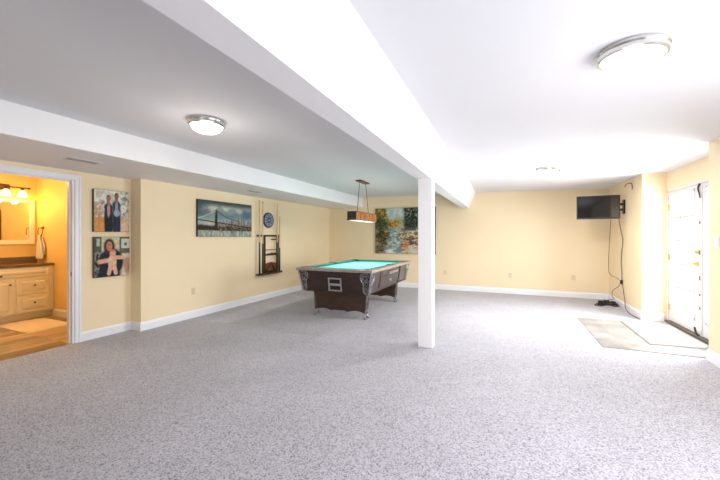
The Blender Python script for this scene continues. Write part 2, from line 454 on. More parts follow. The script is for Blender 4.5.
# handle set on the far leaf
hb = MB().lathe([(0.0, -0.014), (0.026, -0.014), (0.032, -0.006), (0.032, 0.0)], (dx, ymid+0.075, 0.985), 'X', 20)
hb.tube([(dx-0.014, ymid+0.075, 0.985), (dx-0.05, ymid+0.075, 0.985)], 0.011, 10)
hb.tube(smooth_path([(dx-0.047, ymid+0.07, 0.985), (dx-0.052, ymid+0.10, 0.988), (dx-0.05, ymid+0.15, 0.985), (dx-0.048, ymid+0.20, 0.976)]), 0.0095, 10)
hb.build('lever_handle', 'brass', d1, 40, label='brass lever handle')
MB().lathe([(0.0, -0.016), (0.02, -0.016), (0.028, -0.008), (0.030, 0.0)], (dx, ymid+0.075, 1.14), 'X', 20).box(dx-0.034, dx-0.014, ymid+0.069, ymid+0.081, 1.122, 1.158, 0.003).build('deadbolt', 'brass', d1, 40, label='brass deadbolt turn')
# hinges at far side
for z in (0.25, 1.03, 1.8):
    MB().tube([(dx-0.006, YA1-0.036, z-0.045), (dx-0.006, YA1-0.036, z+0.045)], 0.008, 8).box(dx-0.003, dx, YA1-0.066, YA1-0.036, z-0.045, z+0.045).build('hinge', 'brass', d1)
# white astragal with its dark weather-strip pieces along the meeting edge (on the near leaf)
MB().box(dx-0.014, dx, ymid-0.045, ymid-0.004, 0.045, DT-0.034, 0.003).build('astragal', 'doorwhite', d2)
for z, h in ((1.53, 0.02), (1.135, 0.032), (0.80, 0.028), (0.58, 0.015), (0.405, 0.018)):
    MB().box(dx-0.020, dx-0.013, ymid-0.020, ymid+0.002, z-h, z+h, 0.002).build('latch_plate', 'threshold', d2)
ws = MB().tube(smooth_path([(dx-0.018, ymid-0.012, DT-0.03), (dx-0.03, ymid-0.005, 1.98), (dx-0.028, ymid-0.028, 1.90), (dx-0.02, ymid-0.02, 1.85)]), 0.014, 8, r2=0.005)
ws.build('weather_strip', 'blackrubber', d2, 60, label='torn black weather strip at the top')
ws = MB().tube(smooth_path([(dx-0.02, ymid-0.005, 0.045), (dx-0.04, ymid+0.02, 0.07), (dx-0.035, ymid+0.075, 0.135)]), 0.016, 8, r2=0.010)
ws.build('weather_strip', 'blackrubber', d2, 60, label='torn black weather strip at the foot')

# ------------------------------------------------------------------ outside, and added unseen windows
struct('ground_outside', MB().box(XA+0.17, 16, -10, 20, -0.1, -0.03), 'ground_out')
wr = MB()
for a, b, c, d in ((-1.6, 1.4, 0.5, 0.56), (-1.6, 1.4, 1.89, 1.95), (-1.6, -1.54, 0.5, 1.95), (1.34, 1.4, 0.5, 1.95), (-0.13, -0.07, 0.5, 1.95)):
    wr.box(a, b, YREAR-0.08, YREAR-0.02, c, d)
w1 = struct('added_window_1', wr, 'trim')  # unseen window, added round the rear fill lamp
MB().box(-1.55, 1.35, YREAR-0.055, YREAR-0.05, 0.55, 1.9).build('pane', 'glass', w1)

wr = MB()
for a, b, c, d in ((0.04, 0.10, 0.54, 1.86), (2.70, 2.76, 0.54, 1.86), (0.04, 2.76, 0.54, 0.60), (0.04, 2.76, 1.80, 1.86)):
    wr.box(XR-0.025, XR, a, b, c, d, 0.004)
struct('added_window_2', wr, 'trim')  # frame only, added round the right fill lamp; no opening behind it

# ------------------------------------------------------------------ canvas prints, their pictures made from functions
def S(a, b, x):
    t = max(0.0, min(1.0, (x-a)/(b-a) if b != a else 0)); return t*t*(3-2*t)
def mixc(a, b, t): return tuple(a[i]+(b[i]-a[i])*t for i in range(3))
def nz(x, y, s, seed=0, o=3): return 0.5+0.5*noise.fractal((x*s, y*s, seed*7.3), 1.0, 2.0, o)
def ell(u, v, cu, cv, ru, rv, soft=0.15):
    d = math.sqrt(((u-cu)/ru)**2+((v-cv)/rv)**2); return 1-S(1-soft, 1+soft, d)
def seg(u, v, a, b, w, asp=1.0, soft=0.3):
    ax, ay = a[0]*asp, a[1]; bx, by = b[0]*asp, b[1]; px, py = u*asp, v
    dx, dy = bx-ax, by-ay; t = max(0, min(1, ((px-ax)*dx+(py-ay)*dy)/(dx*dx+dy*dy+1e-9)))
    d = math.hypot(px-ax-dx*t, py-ay-dy*t); return 1-S(w*(1-soft), w*(1+soft), d)
def sl(*c): return tuple((x/255/12.92 if x/255 <= 0.04045 else ((x/255+0.055)/1.055)**2.4) for x in c)

SKY_H = [0.30+0.22*random.random() for _ in range(40)]
def art_bridge(u, v):
    n = nz(u*1.4, v, 5, 1, 4); n2 = nz(u*1.3, v*2.2, 4, 2, 4)
    c = mixc(sl(150, 172, 170), sl(84, 116, 128), S(0.42, 0.66, v+0.10*(n2-0.5)))
    c = mixc(c, sl(206, 204, 184), (0.35+0.65*S(0.35, 0.65, n))*ell(u, v, 0.42, 0.77, 0.44, 0.13, 0.8))
    c = mixc(c, sl(78, 108, 122), 0.8*ell(u, v, 0.80, 0.70, 0.40, 0.09, 0.9)*S(0.3, 0.6, n2))
    c = mixc(c, sl(66, 68, 68), S(0.80, 0.99, v+0.08*(n-0.5))*0.9)
    c = mixc(c, sl(150, 160, 156), 0.6*ell(u, v, 0.95, 0.85, 0.12, 0.05, 0.9))
    c = mixc(c, sl(56, 78, 90), 0.8*S(0.25, 0.0, u)*S(0.45, 0.7, v))
    # skyline
    if u > 0.32:
        k = int((u-0.32)*44); hgt = SKY_H[k % 40]*(1.05-0.25*abs(u-0.6))+0.05
        if 0.55 < u < 0.60: hgt += 0.14*(1-abs(u-0.575)/0.025)
        if u > 0.9: hgt += 0.08
        m = 1-S(hgt-0.01, hgt+0.01, v)
        cc = mixc(sl(70, 66, 68), sl(176, 150, 132), (0.5*(k*37 % 11)/11+0.5*nz(u*3, v*2, 26, 5, 2)))
        c = mixc(c, cc, m*0.9)
    # land, bridge deck, warm lights under it
    c = mixc(c, sl(58, 44, 38), (1-S(0.30, 0.36, v+0.05*n))*S(0.15, 0.19, v))
    c = mixc(c, sl(235, 190, 110), ell(u, v, 0.17, 0.38, 0.07, 0.04, 0.95)*0.85*S(0.3, 0.6, nz(u*3, v*2, 14, 6, 2)+0.15))
    if u > 0.3:
        c = mixc(c, sl(205, 190, 170), 0.5*S(0.55, 0.7, nz(u*5, v*3, 12, 8, 2))*(1-S(0.30, 0.36, v))*S(0.16, 0.2, v))
    c = mixc(c, sl(62, 45, 40), seg(u, v, (0, 0.46), (1, 0.27), 0.016, 2.0))
    # tower and cables
    c = mixc(c, sl(52, 40, 38), (S(0.272, 0.280, u)-S(0.318, 0.326, u))*S(0.16, 0.18, v)*(1-S(0.74, 0.76, v)))
    for q in (0.0, 0.012):
        vv = 0.74-1.15*max(0, 0.30-u)+1.1*max(0, 0.30-u)**2 if u < 0.3 else 0.74-1.25*(u-0.3)+1.4*(u-0.3)**2
        c = mixc(c, sl(190, 190, 182) if u < 0.28 else sl(50, 60, 66), 0.7*(1-S(0.004, 0.012, abs(v-vv-q)))*(1 if u < 0.72 else 0))
    if u < 0.3:
        for k in range(14):
            a = k/14*0.3; c = mixc(c, sl(150, 160, 158), 0.25*seg(u, v, (0.3, 0.73), (a, 0.45), 0.006, 2.0)*(1 if v > 0.46 else 0))
    # water
    if v < 0.17:
        st = nz(u*9, v*1.2, 3, 9, 3)
        wc = mixc(sl(134, 148, 136), sl(186, 194, 174), S(0.3, 0.7, st)); wc = mixc(wc, sl(70, 66, 62), S(0.5, 0.75, nz(u*6, v*2, 3, 11, 2))*0.6)
        c = mixc(c, wc, 1-S(0.15, 0.17, v))
    return c

def art_stream(u, v):
    n = nz(u*1.3, v, 6, 21, 4); f = nz(u*1.3, v, 34, 22, 3); g = nz(u*1.3, v, 15, 23, 3); q = nz(u*1.3, v, 22, 25, 2)
    U, V = u+0.05*(g-0.5), v+0.07*(q-0.5)
    c = mixc(sl(178, 196, 190), sl(222, 228, 216), S(0.3, 0.7, 0.5*n+0.5*g))                # misty sky
    c = mixc(c, sl(150, 182, 196), 0.6*ell(U, V, 0.28, 0.88, 0.05, 0.16, 0.8))
    c = mixc(c, sl(150, 156, 128), 0.8*ell(U, V, 0.42, 0.68, 0.10, 0.14, 0.7))              # far hazy wood
    c = mixc(c, mixc(sl(120, 104, 44), sl(214, 172, 74), S(0.3, 0.7, f)), ell(U, V, 0.32, 0.65, 0.12, 0.10, 0.5))
    lt = 1-S(0.15, 0.25, U+0.05*S(0.8, 1.0, V)-0.03)
    c = mixc(c, mixc(sl(92, 88, 46), sl(204, 172, 84), S(0.3, 0.7, 0.6*f+0.4*g)), lt*S(0.45, 0.55, V))
    c = mixc(c, mixc(sl(34, 50, 40), sl(104, 118, 84), S(0.35, 0.75, f)), 0.95*ell(U, V, 0.07, 0.63, 0.17, 0.16, 0.5))
    c = mixc(c, sl(60, 66, 40), 0.7*S(0.5, 0.62, q)*lt*S(0.5, 0.6, V))
    rt = S(0.46, 0.52, U)*S(0.50, 0.56, V)
    c = mixc(c, mixc(sl(30, 42, 38), sl(140, 152, 128), S(0.40, 0.80, 0.7*f+0.3*g)), rt)
    c = mixc(c, sl(36, 50, 44), 0.7*ell(U, V, 0.60, 0.66, 0.10, 0.14, 0.6))
    low = 1-S(0.44, 0.58, V+0.10*(n-0.5))
    bankL = mixc(sl(54, 48, 32), sl(158, 140, 100), S(0.3, 0.7, 0.6*f+0.4*n))
    bankL = mixc(bankL, sl(44, 40, 28), 0.7*S(0.5, 0.6, nz(u, v*3, 8, 27, 2)))
    bankR = mixc(sl(132, 104, 74), sl(222, 204, 170), S(0.30, 0.66, 0.5*g+0.5*f))
    bankR = mixc(bankR, sl(84, 60, 42), 0.8*S(0.54, 0.62, nz(u*1.1, v*4.5, 8, 28, 3)))
    bankR = mixc(bankR, sl(198, 108, 44), 0.85*ell(U, V, 0.52, 0.16, 0.07, 0.10, 0.7)*S(0.35, 0.6, f))
    bankR = mixc(bankR, sl(52, 56, 74), 0.8*ell(U, V, 0.64, 0.26, 0.07, 0.04, 0.6))
    bankR = mixc(bankR, sl(206, 208, 188), 0.8*ell(U, V, 0.65, 0.06, 0.10, 0.09, 0.5))
    c = mixc(c, mixc(bankL, bankR, S(0.36, 0.44, U)), low)
    c = mixc(c, sl(70, 48, 36), 0.8*ell(U, V, 0.58, 0.525, 0.17, 0.025, 0.5))
    t = max(0.0, min(1.0, 1-v/0.54))
    wl, wr2 = 0.27-0.14*t, 0.40+0.05*t
    water = S(wl-0.03, wl+0.05, U)*(1-S(wr2-0.03, wr2+0.03, U))*(1-S(0.50, 0.58, V))
    wc = mixc(sl(108, 128, 124), sl(188, 206, 204), S(0.3, 0.7, 0.4*g+0.6*nz(u*1.2, v*2.5, 10, 31, 3)))
    wc = mixc(wc, sl(100, 100, 66), 0.65*ell(U, V, 0.23, 0.27, 0.08, 0.14, 0.8)*S(0.3, 0.6, f))
    wc = mixc(wc, sl(228, 234, 226), ell(U, V, 0.26, 0.03, 0.06, 0.06, 0.7))
    return mixc(c, wc, water)

def person_suit(c, u, v, cx, top, skin, suit, shirt):
    c = mixc(c, suit, ell(u, v, cx, top-0.52, 0.125, 0.36, 0.2))
    c = mixc(c, suit, ell(u, v, cx, top-0.29, 0.125, 0.085, 0.2))
    c = mixc(c, mixc(suit, (0, 0, 0), 0.4), ell(u, v, cx-0.05, 0.14, 0.062, 0.24, 0.1))
    c = mixc(c, mixc(suit, (0, 0, 0), 0.4), ell(u, v, cx+0.06, 0.14, 0.062, 0.24, 0.1))
    c = mixc(c, shirt, ell(u, v, cx+0.005, top-0.36, 0.042, 0.17, 0.2))
    c = mixc(c, skin, ell(u, v, cx, top-0.17, 0.035, 0.06, 0.2))
    c = mixc(c, mixc(skin, (0.01, 0.01, 0.01), 0.75), ell(u, v, cx, top-0.075, 0.062, 0.085, 0.15))
    c = mixc(c, skin, ell(u, v, cx, top-0.105, 0.055, 0.075, 0.15))
    c = mixc(c, mixc(skin, (0, 0, 0), 0.55), 0.7*seg(u, v, (cx-0.025, top-0.095), (cx+0.025, top-0.095), 0.008))
    return c
def art_men(u, v):
    n = nz(u, v, 8, 41, 4); f = nz(u, v, 20, 42, 2)
    c = mixc(sl(206, 198, 172), sl(226, 230, 224), S(0.3, 0.7, n))
    c = mixc(c, sl(186, 128, 84), 0.8*(1-S(0.15, 0.28, u))*S(0.35, 0.7, f+0.2)*(1-S(0.6, 0.8, v)))
    c = mixc(c, sl(214, 150, 86), (1-S(0.30, 0.38, v))*(1-S(0.5, 0.75, u)*0.5))
    c = mixc(c, sl(110, 120, 124), 0.8*S(0.72, 0.78, u)*S(0.55, 0.7, f)*S(0.2, 0.4, v))
    c = mixc(c, sl(96, 104, 84), 0.7*ell(u, v, 0.86, 0.82, 0.12, 0.05, 0.5))
    c = mixc(c, sl(70, 84, 62), 0.6*ell(u, v, 0.24, 0.70, 0.05, 0.05, 0.5))
    c = person_suit(c, u, v, 0.62, 0.95, sl(150, 102, 80), sl(52, 62, 86), sl(150, 156, 172))
    c = mixc(c, sl(160, 166, 180), ell(u, v, 0.63, 0.46, 0.09, 0.09, 0.2))
    c = person_suit(c, u, v, 0.39, 0.88, sl(168, 118, 92), sl(44, 50, 64), sl(196, 150, 150))
    k = 0.75+0.45*nz(u, v, 13, 44, 3); return tuple(min(1, x*k) for x in c)
def art_mother(u, v):
    n = nz(u, v, 8, 51, 4); f = nz(u, v, 16, 52, 2)
    c = mixc(sl(190, 182, 150), sl(222, 214, 182), n)
    c = mixc(c, sl(56, 60, 52), 0.9*(1-S(0.17, 0.2, u))*S(0.58, 0.62, v)); c = mixc(c, sl(176, 190, 178), S(0.04, 0.06, u)*(1-S(0.13, 0.15, u))*S(0.76, 0.78, v)*(1-S(0.95, 0.97, v)))
    c = mixc(c, sl(70, 66, 54), 0.9*S(0.68, 0.71, u)*S(0.55, 0.6, v)); c = mixc(c, sl(200, 206, 196), S(0.74, 0.76, u)*S(0.70, 0.72, v)*(1-S(0.95, 0.97, v)))
    c = mixc(c, sl(52, 70, 60), 0.8*ell(u, v, 0.88, 0.82, 0.05, 0.05, 0.3))
    c = mixc(c, mixc(sl(40, 46, 50), sl(150, 150, 138), S(0.4, 0.7, f)), (1-S(0.16, 0.24, u))*(1-S(0.55, 0.7, v)))
    c = mixc(c, sl(186, 132, 118), ell(u, v, 0.93, 0.25, 0.10, 0.22, 0.3))
    c = mixc(c, sl(32, 36, 46), ell(u, v, 0.46, 0.36, 0.36, 0.36, 0.12))
    c = mixc(c, sl(30, 34, 44), ell(u, v, 0.40, 0.05, 0.34, 0.16, 0.2))
    c = mixc(c, sl(74, 40, 32), ell(u, v, 0.40, 0.76, 0.155, 0.20, 0.15))
    c = mixc(c, sl(190, 130, 106), ell(u, v, 0.40, 0.77, 0.085, 0.125, 0.15))
    c = mixc(c, sl(90, 50, 42), 0.7*seg(u, v, (0.36, 0.80), (0.44, 0.80), 0.012)); c = mixc(c, sl(160, 70, 66), 0.8*seg(u, v, (0.375, 0.715), (0.425, 0.715), 0.01))
    sk = sl(222, 166, 140)
    c = mixc(c, sk, seg(u, v, (0.45, 0.42), (0.12, 0.38), 0.055, 1, 0.2)); c = mixc(c, sk, seg(u, v, (0.52, 0.48), (0.80, 0.47), 0.05, 1, 0.2))
    c = mixc(c, sl(226, 186, 150), ell(u, v, 0.49, 0.36, 0.12, 0.20, 0.15))
    c = mixc(c, sk, ell(u, v, 0.50, 0.59, 0.088, 0.095, 0.12)); c = mixc(c, sl(150, 100, 80), 0.5*ell(u, v, 0.50, 0.66, 0.08, 0.035, 0.3))
    for sx in (-1, 1):
        c = mixc(c, sl(226, 176, 156), seg(u, v, (0.49+sx*0.06, 0.24), (0.49+sx*0.10, 0.08), 0.055, 1, 0.2))
    k = 0.75+0.45*nz(u, v, 13, 54, 3); return tuple(min(1, x*k) for x in c)

def canvas(name, label, cat, axis, org, w, h, art, mat, nx, ny, edge, depth=0.035, group=None, gap=0.0):
    """axis 'L': hangs on a left-hand wall facing +X, w along +Y; axis 'B': hangs on the far wall facing -Y, w along +X"""
    org = (org[0]+0.003, org[1], org[2]) if axis == 'L' else (org[0], org[1]-0.003, org[2])
    t = thing(name, label, cat, org)
    if group: t['group'] = group
    m = MB()
    if axis == 'L': m.box(0, depth, 0, w, 0, h, 0.003)
    else: m.box(0, w, -depth, 0, 0, h, 0.003)
    m.build('stretched_canvas', edge, t)
    bm = bmesh.new(); lay = bm.verts.layers.float_color.new('paint'); g = []
    for j in range(ny+1):
        row = []
        for i in range(nx+1):
            u, v = i/nx, j/ny
            a, b = 0.004+(w-0.008)*u, 0.004+(h-0.008)*v
            p = (depth+0.0015, a, b) if axis == 'L' else (a, -depth-0.0015, b)
            q = bm.verts.new(p); q[lay] = (*art(u, v), 1.0); row.append(q)
        g.append(row)
    for j in range(ny):
        for i in range(nx): bm.faces.new((g[j][i], g[j][i+1], g[j+1][i+1], g[j+1][i]))
    me = bpy.data.meshes.new('picture_surface'); bm.to_mesh(me); bm.free(); me.materials.append(MATS[mat])
    o = bpy.data.objects.new('picture_surface', me); col.objects.link(o); o.parent = t
    return t
canvas('canvas_picture', 'canvas print of a city bridge and skyline under dark clouds', 'canvas print', 'L', (XL, 4.05, 1.345), 1.30, 0.635, art_bridge, 'print_bridge', 190, 95, 'canvas_black')
canvas('canvas_painting', 'large canvas painting of an autumn woodland stream, partly behind the white post', 'painting', 'B', (-3.31, B, 0.895), 1.655, 1.225, art_stream, 'print_stream', 200, 150, 'canvas_dark', 0.04)
canvas('canvas_picture', 'square canvas photo of two men in dark suits, above the other photo', 'canvas print', 'L', (XD, 2.625, 1.41), 0.45, 0.565, art_men, 'print_men', 70, 88, 'canvas_dark', 0.04)
canvas('canvas_picture', 'square canvas photo of a woman holding a baby with outstretched arms', 'canvas print', 'L', (XD, 2.63, 0.80), 0.45, 0.543, art_mother, 'print_mother', 70, 88, 'canvas_dark', 0.04)

# ------------------------------------------------------------------ cue rack, cues, dartboard
rk = thing('cue_rack', 'dark wooden cue rack with shelves on the left wall', 'cue rack', (XL, 5.98, 0.54))
# local: x out of wall, y along the wall, z up
MB().box(0, 0.122, -0.475, 0.275, 0.0, 0.028, 0.004).box(0.109, 0.122, -0.475, 0.275, 0.028, 0.046, 0.003).build('cue_tray', 'rack_wood', rk)
for y in (-0.22, 0.235):
    MB().box(0, 0.03, y-0.034, y+0.034, 0.028, 0.84, 0.004).build('upright', 'rack_wood', rk)
hr = MB().box(0.0, 0.064, -0.435, 0.275, 0.81, 0.845, 0.004)
for y in (-0.435, 0.275): hr.ball((0.038, y, 0.828), 0.025)
hr.build('cue_holder', 'rack_wood', rk)
MB().box(0, 0.066, -0.195, 0.21, 0.40, 0.425, 0.003).box(0.056, 0.066, -0.195, 0.21, 0.425, 0.442, 0.002).build('shelf', 'rack_wood', rk)
MB().box(0, 0.05, -0.195, 0.21, 0.515, 0.527, 0.002).build('rail', 'amber_dark', rk)
MB().box(0, 0.06, 0.02, 0.21, 0.735, 0.757, 0.003).build('peg_shelf', 'rack_wood', rk)
arch = [(-0.19, 0.028), (0.205, 0.028)] + [(0.0075+0.1975*math.cos(a), 0.19+0.055*math.sin(a)) for a in [PI*k/14 for k in range(15)]]
MB().prism(arch, 0.0, 0.012, 'X').build('back_panel', 'amber_dark', rk)
MB().box(0.0, 0.067, -0.19, 0.17, 0.028, 0.04, 0.002).box(0.060, 0.067, -0.19, 0.17, 0.04, 0.075, 0.002).build('ball_shelf', 'rack_wood', rk)
tr = thing('triangle_rack', 'brown wooden triangle ball rack standing in the bottom of the cue rack', 'triangle rack', (XL+0.036, 5.97, 0.602))
m = MB()
P3 = [(-0.16, 0.0), (0.16, 0.0), (0.0, 0.19)]
for i in range(3):
    a, b = P3[i], P3[(i+1) % 3]
    d = Vector((b[0]-a[0], b[1]-a[1])).normalized(); n = Vector((-d.y, d.x))*0.014
    a2, b2 = Vector(a), Vector(b)
    m.prism([a2, b2, b2+n, a2+n], -0.022, 0.022, 'X')
m.build('triangle_frame', 'amber_dark', tr)
br = thing('table_brush', 'tan wooden table brush lying on the middle shelf of the cue rack', 'brush', (XL+0.035, 6.07, 0.9665))
MB().box(-0.02, 0.02, -0.09, 0.09, 0.018, 0.042, 0.008).build('brush_back', 'cue_maple', br)
MB().box(-0.016, 0.016, -0.085, 0.085, 0.0, 0.02).build('bristles', 'cue_butt', br)
cues = [(-0.45, 1.56, 'leftmost of the four cues in the wall rack'), (-0.355, 1.51, 'second cue from the left, beside the left upright of the rack'),
        (0.135, 1.55, 'third cue from the left, tall pale shaft by the right upright'), (0.22, 1.27, 'rightmost and shortest cue in the wall rack')]
cue0 = None
for i, (y, L_, txt) in enumerate(cues):
    c = thing('cue_stick', 'pool cue, ' + txt, 'pool cue', (XL+0.088, 5.98+y, 0.5695), group='pool cues in the wall rack')
    lb = L_*0.42
    MB().lathe([(0.0, 0.0), (0.016, 0.0), (0.018, 0.01), (0.0165, lb*0.6), (0.0145, lb), (0.0, lb)], n=12).build('butt', 'cue_butt', c, 40)
    MB().lathe([(0.0, lb), (0.0145, lb), (0.0115, L_-0.03), (0.0115, L_-0.025), (0.0, L_-0.025)], n=12).build('shaft', 'cue_maple', c, 40)
    MB().lathe([(0.0, L_-0.025), (0.0115, L_-0.025), (0.0115, L_-0.008), (0.008, L_), (0.0, L_)], n=12).build('tip', 'plate' if i != 1 else 'dart_navy', c, 40)
db = thing('dartboard', 'round navy blue dartboard on the wall above the cue rack', 'dartboard', (XL, 5.90, 1.705))
MB().lathe([(0.0, 0.0), (0.168, 0.0), (0.17, 0.012), (0.165, 0.03), (0.150, 0.032), (0.0, 0.032)], axis='X', n=48).build('board', 'dart_navy', db, 40)
MB().lathe([(0.128, 0.0325), (0.128, 0.034), (0.136, 0.034), (0.136, 0.0325)], axis='X', n=48).lathe([(0.070, 0.0325), (0.070, 0.034), (0.077, 0.034), (0.077, 0.0325)], axis='X', n=48).build('wire_ring', 'dart_silver', db)  # two thin raised wire rings on the board face
for k in range(10):
    sg = MB()
    a0, a1 = 2*PI*(2*k+0.5)/20, 2*PI*(2*k+1.5)/20
    for r0, r1 in ((0.088, 0.118),):
        q = [(r0*math.cos(a0), r0*math.sin(a0)), (r1*math.cos(a0), r1*math.sin(a0)), (r1*math.cos(a1), r1*math.sin(a1)), (r0*math.cos(a1), r0*math.sin(a1))]
        sg.prism(q, 0.0322, 0.0335, 'X')
    sg.build('segment', 'dart_red', db)
MB().lathe([(0.0, 0.0325), (0.018, 0.0325), (0.018, 0.035), (0.0, 0.0352)], axis='X', n=24).build('bullseye', 'plate', db)

# ------------------------------------------------------------------ pool table
PT = thing('pool_table', 'brown wooden pool table with turquoise felt and ornate metal corners', 'pool table', (-2.605, 5.99, 0))
LX, LY = 0.705, 1.16            # half size over the rails
zt, zr0 = 0.82, 0.772
rw = 0.115
def rail(x0, x1, y0, y1): return MB().box(x0, x1, y0, y1, zr0, zt, 0.008)
rail(-LX, LX, -LY, -LY+rw).build('rail', 'rail_wood_glare', PT)
rail(-LX, LX, LY-rw, LY).build('rail', 'rail_wood_glare', PT)
rail(-LX, -LX+rw, -LY+rw, LY-rw).build('rail', 'rail_wood_glare', PT)
rail(LX-rw, LX, -LY+rw, LY-rw).build('rail', 'rail_wood_glare', PT)
MB().box(-LX+rw-0.01, LX-rw+0.01, -LY+rw-0.01, LY-rw+0.01, 0.74, 0.786).build('playing_bed', 'felt', PT)
cw = 0.05
def cush(ax, s):
    """cushion strips with mitred noses, leaving gaps at the pockets"""
    if ax == 'y':   # along x at the ends
        y = s*(LY-rw); yi = y-s*cw
        p = [(-LX+rw+0.075, y), (LX-rw-0.075, y), (LX-rw-0.11, yi), (-LX+rw+0.11, yi)]
        ps = [p]
    else:
        x = s*(LX-rw); xi = x-s*cw
        ps = []
        for a, b in ((-LY+rw+0.075, -0.05), (0.05, LY-rw-0.075)):
            ps.append([(x, a), (x, b), (xi, b-(0.015 if b < 0 else 0.035)), (xi, a+(0.035 if a < -0.2 else 0.015))])
    for p in ps:
        if Vector((p[1][0]-p[0][0], p[1][1]-p[0][1])).cross(Vector((p[2][0]-p[1][0], p[2][1]-p[1][1]))) < 0: p = p[::-1]
        MB().prism(p, 0.787, 0.818, 'Z', 0.003).build('cushion', 'cushion', PT)
for s in (-1, 1): cush('y', s); cush('x', s)
for px in (-1, 1):
    for py in (-1, 0, 1):
        cx, cy = px*(LX-rw+(0.0 if py else 0.02)), py*(LY-rw)
        MB().lathe([(0.058, 0.787), (0.063, 0.8225), (0.074, 0.8245), (0.078, 0.8215), (0.078, 0.80)], (cx, cy, 0), n=24).lathe([(0.0, 0.788), (0.058, 0.788)], (cx, cy, 0), n=24).build('pocket', 'leather', PT, 50)
for py in (-1, 1):
    for k in (-0.35, -0.12, 0.12, 0.35):
        MB().lathe([(0, 0.8205), (0.009, 0.8205), (0.009, 0.8195)], (k, py*(LY-rw/2), 0), n=10).build('sight', 'leather', PT)
for px in (-1, 1):
    for k in (-0.78, -0.52, -0.26, 0.26, 0.52, 0.78):
        MB().lathe([(0, 0.8205), (0.009, 0.8205), (0.009, 0.8195)], (px*(LX-rw/2), k, 0), n=10).build('sight', 'leather', PT)
# tapered apron
ax0, ay0, ax1, ay1, za, zb = 0.672, 1.128, 0.605, 1.075, zr0, 0.43
t = 0.03
def apron(sx, sy):
    if sy:   # end panels
        y0, y1 = sy*ay0, sy*ay1
        q = [(-ax1, y1-sy*t, zb), (ax1, y1-sy*t, zb), (ax1, y1, zb), (-ax1, y1, zb), (-ax0, y0-sy*t, za), (ax0, y0-sy*t, za), (ax0, y0, za), (-ax0, y0, za)]
        return MB().hexa(q).build('end_apron', 'table_front', PT)
    x0, x1 = sx*ax0, sx*ax1
    q = [(x1-sx*t, -ay1, zb), (x1, -ay1, zb), (x1, ay1, zb), (x1-sx*t, ay1, zb), (x0-sx*t, -ay0, za), (x0, -ay0, za), (x0, ay0, za), (x0-sx*t, ay0, za)]
    return MB().hexa(q).build('side_apron', 'table_side_lit', PT)
apron(0, -1); apron(0, 1); apron(-1, 0); apron(1, 0)
MB().box(-ax1+0.02, ax1-0.02, -ay1+0.02, ay1-0.02, 0.425, 0.45).build('bottom_board', 'pedestal_wood', PT)
MB().box(-ax1-0.006, ax1+0.006, -ay1-0.006, -ay1+0.03, 0.418, 0.436, 0.003).box(-ax1-0.006, ax1+0.006, ay1-0.03, ay1+0.006, 0.418, 0.436, 0.003).box(-ax1-0.006, -ax1+0.03, -ay1, ay1, 0.4181, 0.4361, 0.003).box(ax1-0.03, ax1+0.006, -ay1, ay1, 0.4181, 0.4361, 0.003).build('lower_moulding', 'pedestal_wood', PT)
# places on the sloping apron faces
def onfront(x, z, out=0.0):
    f = (z-zb)/(za-zb); return Vector((x, -(ay1+(ay0-ay1)*f)-out, z))
def onside(y, z, out=0.0, s=1):
    f = (z-zb)/(za-zb); return Vector((s*(ax1+(ax0-ax1)*f+out), y, z))
# ornate castings at the four corners: a solid edge strip with scrolls on both faces
def spiral(c, r0, r1, a0, turns, n=26):
    return [(c[0]+(r0+(r1-r0)*k/n)*math.cos(a0+turns*2*PI*k/n), c[1]+(r0+(r1-r0)*k/n)*math.sin(a0+turns*2*PI*k/n)) for k in range(n+1)]
def casting(sx, sy):
    m = MB()
    W = 0.17
    scrolls = [spiral((0.085, 0.70), 0.065, 0.012, 0.3, 1.6), spiral((0.055, 0.60), 0.052, 0.010, 2.6, -1.5), spiral((0.045, 0.485), 0.048, 0.010, -1.2, 1.6),
               [(0.01, 0.765), (0.10, 0.765), (0.165, 0.74), (0.16, 0.66), (0.11, 0.60), (0.10, 0.54), (0.085, 0.47), (0.05, 0.435), (0.01, 0.435)],
               [(0.02, 0.55), (0.06, 0.545), (0.09, 0.52)], [(0.12, 0.72), (0.14, 0.69), (0.13, 0.65)], [(0.03, 0.66), (0.05, 0.65), (0.09, 0.64), (0.12, 0.61)]]
    for sc in scrolls:
        fr, sd = [], []
        for d, z in sc:
            f = (z-zb)/(za-zb); X = ax1+(ax0-ax1)*f; Y = ay1+(ay0-ay1)*f
            fr.append((sx*(X-d), sy*(Y+0.004), z)); sd.append((sx*(X+0.004), sy*(Y-d), z))
        if len(fr) > 12: A, Bp = fr, sd
        else: A, Bp = smooth_path(fr, 4), smooth_path(sd, 4)
        m.tube(A, 0.0085, 6); m.tube(Bp, 0.0085, 6)
    m.tube([(sx*(ax1+0.002), sy*(ay1+0.002), zb-0.012), (sx*(ax0+0.002), sy*(ay0+0.002), za-0.002)], 0.014, 8)
    m.build('corner_casting', 'pewter', PT, 60, label='ornate silvery scrolled corner casting')
for sx in (-1, 1):
    for sy in (-1, 1): casting(sx, sy)
# ball return on the front end: metal frame with two dark openings
def front_plate(m, x0, x1, z0, z1, out, th=0.006):
    a, b, c, d = onfront(x0, z0, out), onfront(x1, z0, out), onfront(x1, z1, out), onfront(x0, z1, out)
    k = Vector((0, th, 0))
    m.hexa([a, b, b+k, a+k, d, c, c+k, d+k])
    return m
m = MB(); front_plate(m, -0.085, 0.13, 0.462, 0.655, 0.001, 0.003)
m.build('ball_return', 'slot', PT, label='dark opening of the ball return')
m = MB()
for a, b, c, d in ((-0.10, -0.075, 0.445, 0.668), (0.122, 0.147, 0.445, 0.668), (-0.0751, 0.1221, 0.445, 0.468), (-0.0751, 0.1221, 0.645, 0.668), (-0.0751, 0.1221, 0.538, 0.575)):
    front_plate(m, a, b, c, d, 0.012, 0.012)
m.build('return_frame', 'steelplate', PT, label='steel frame of the ball return')
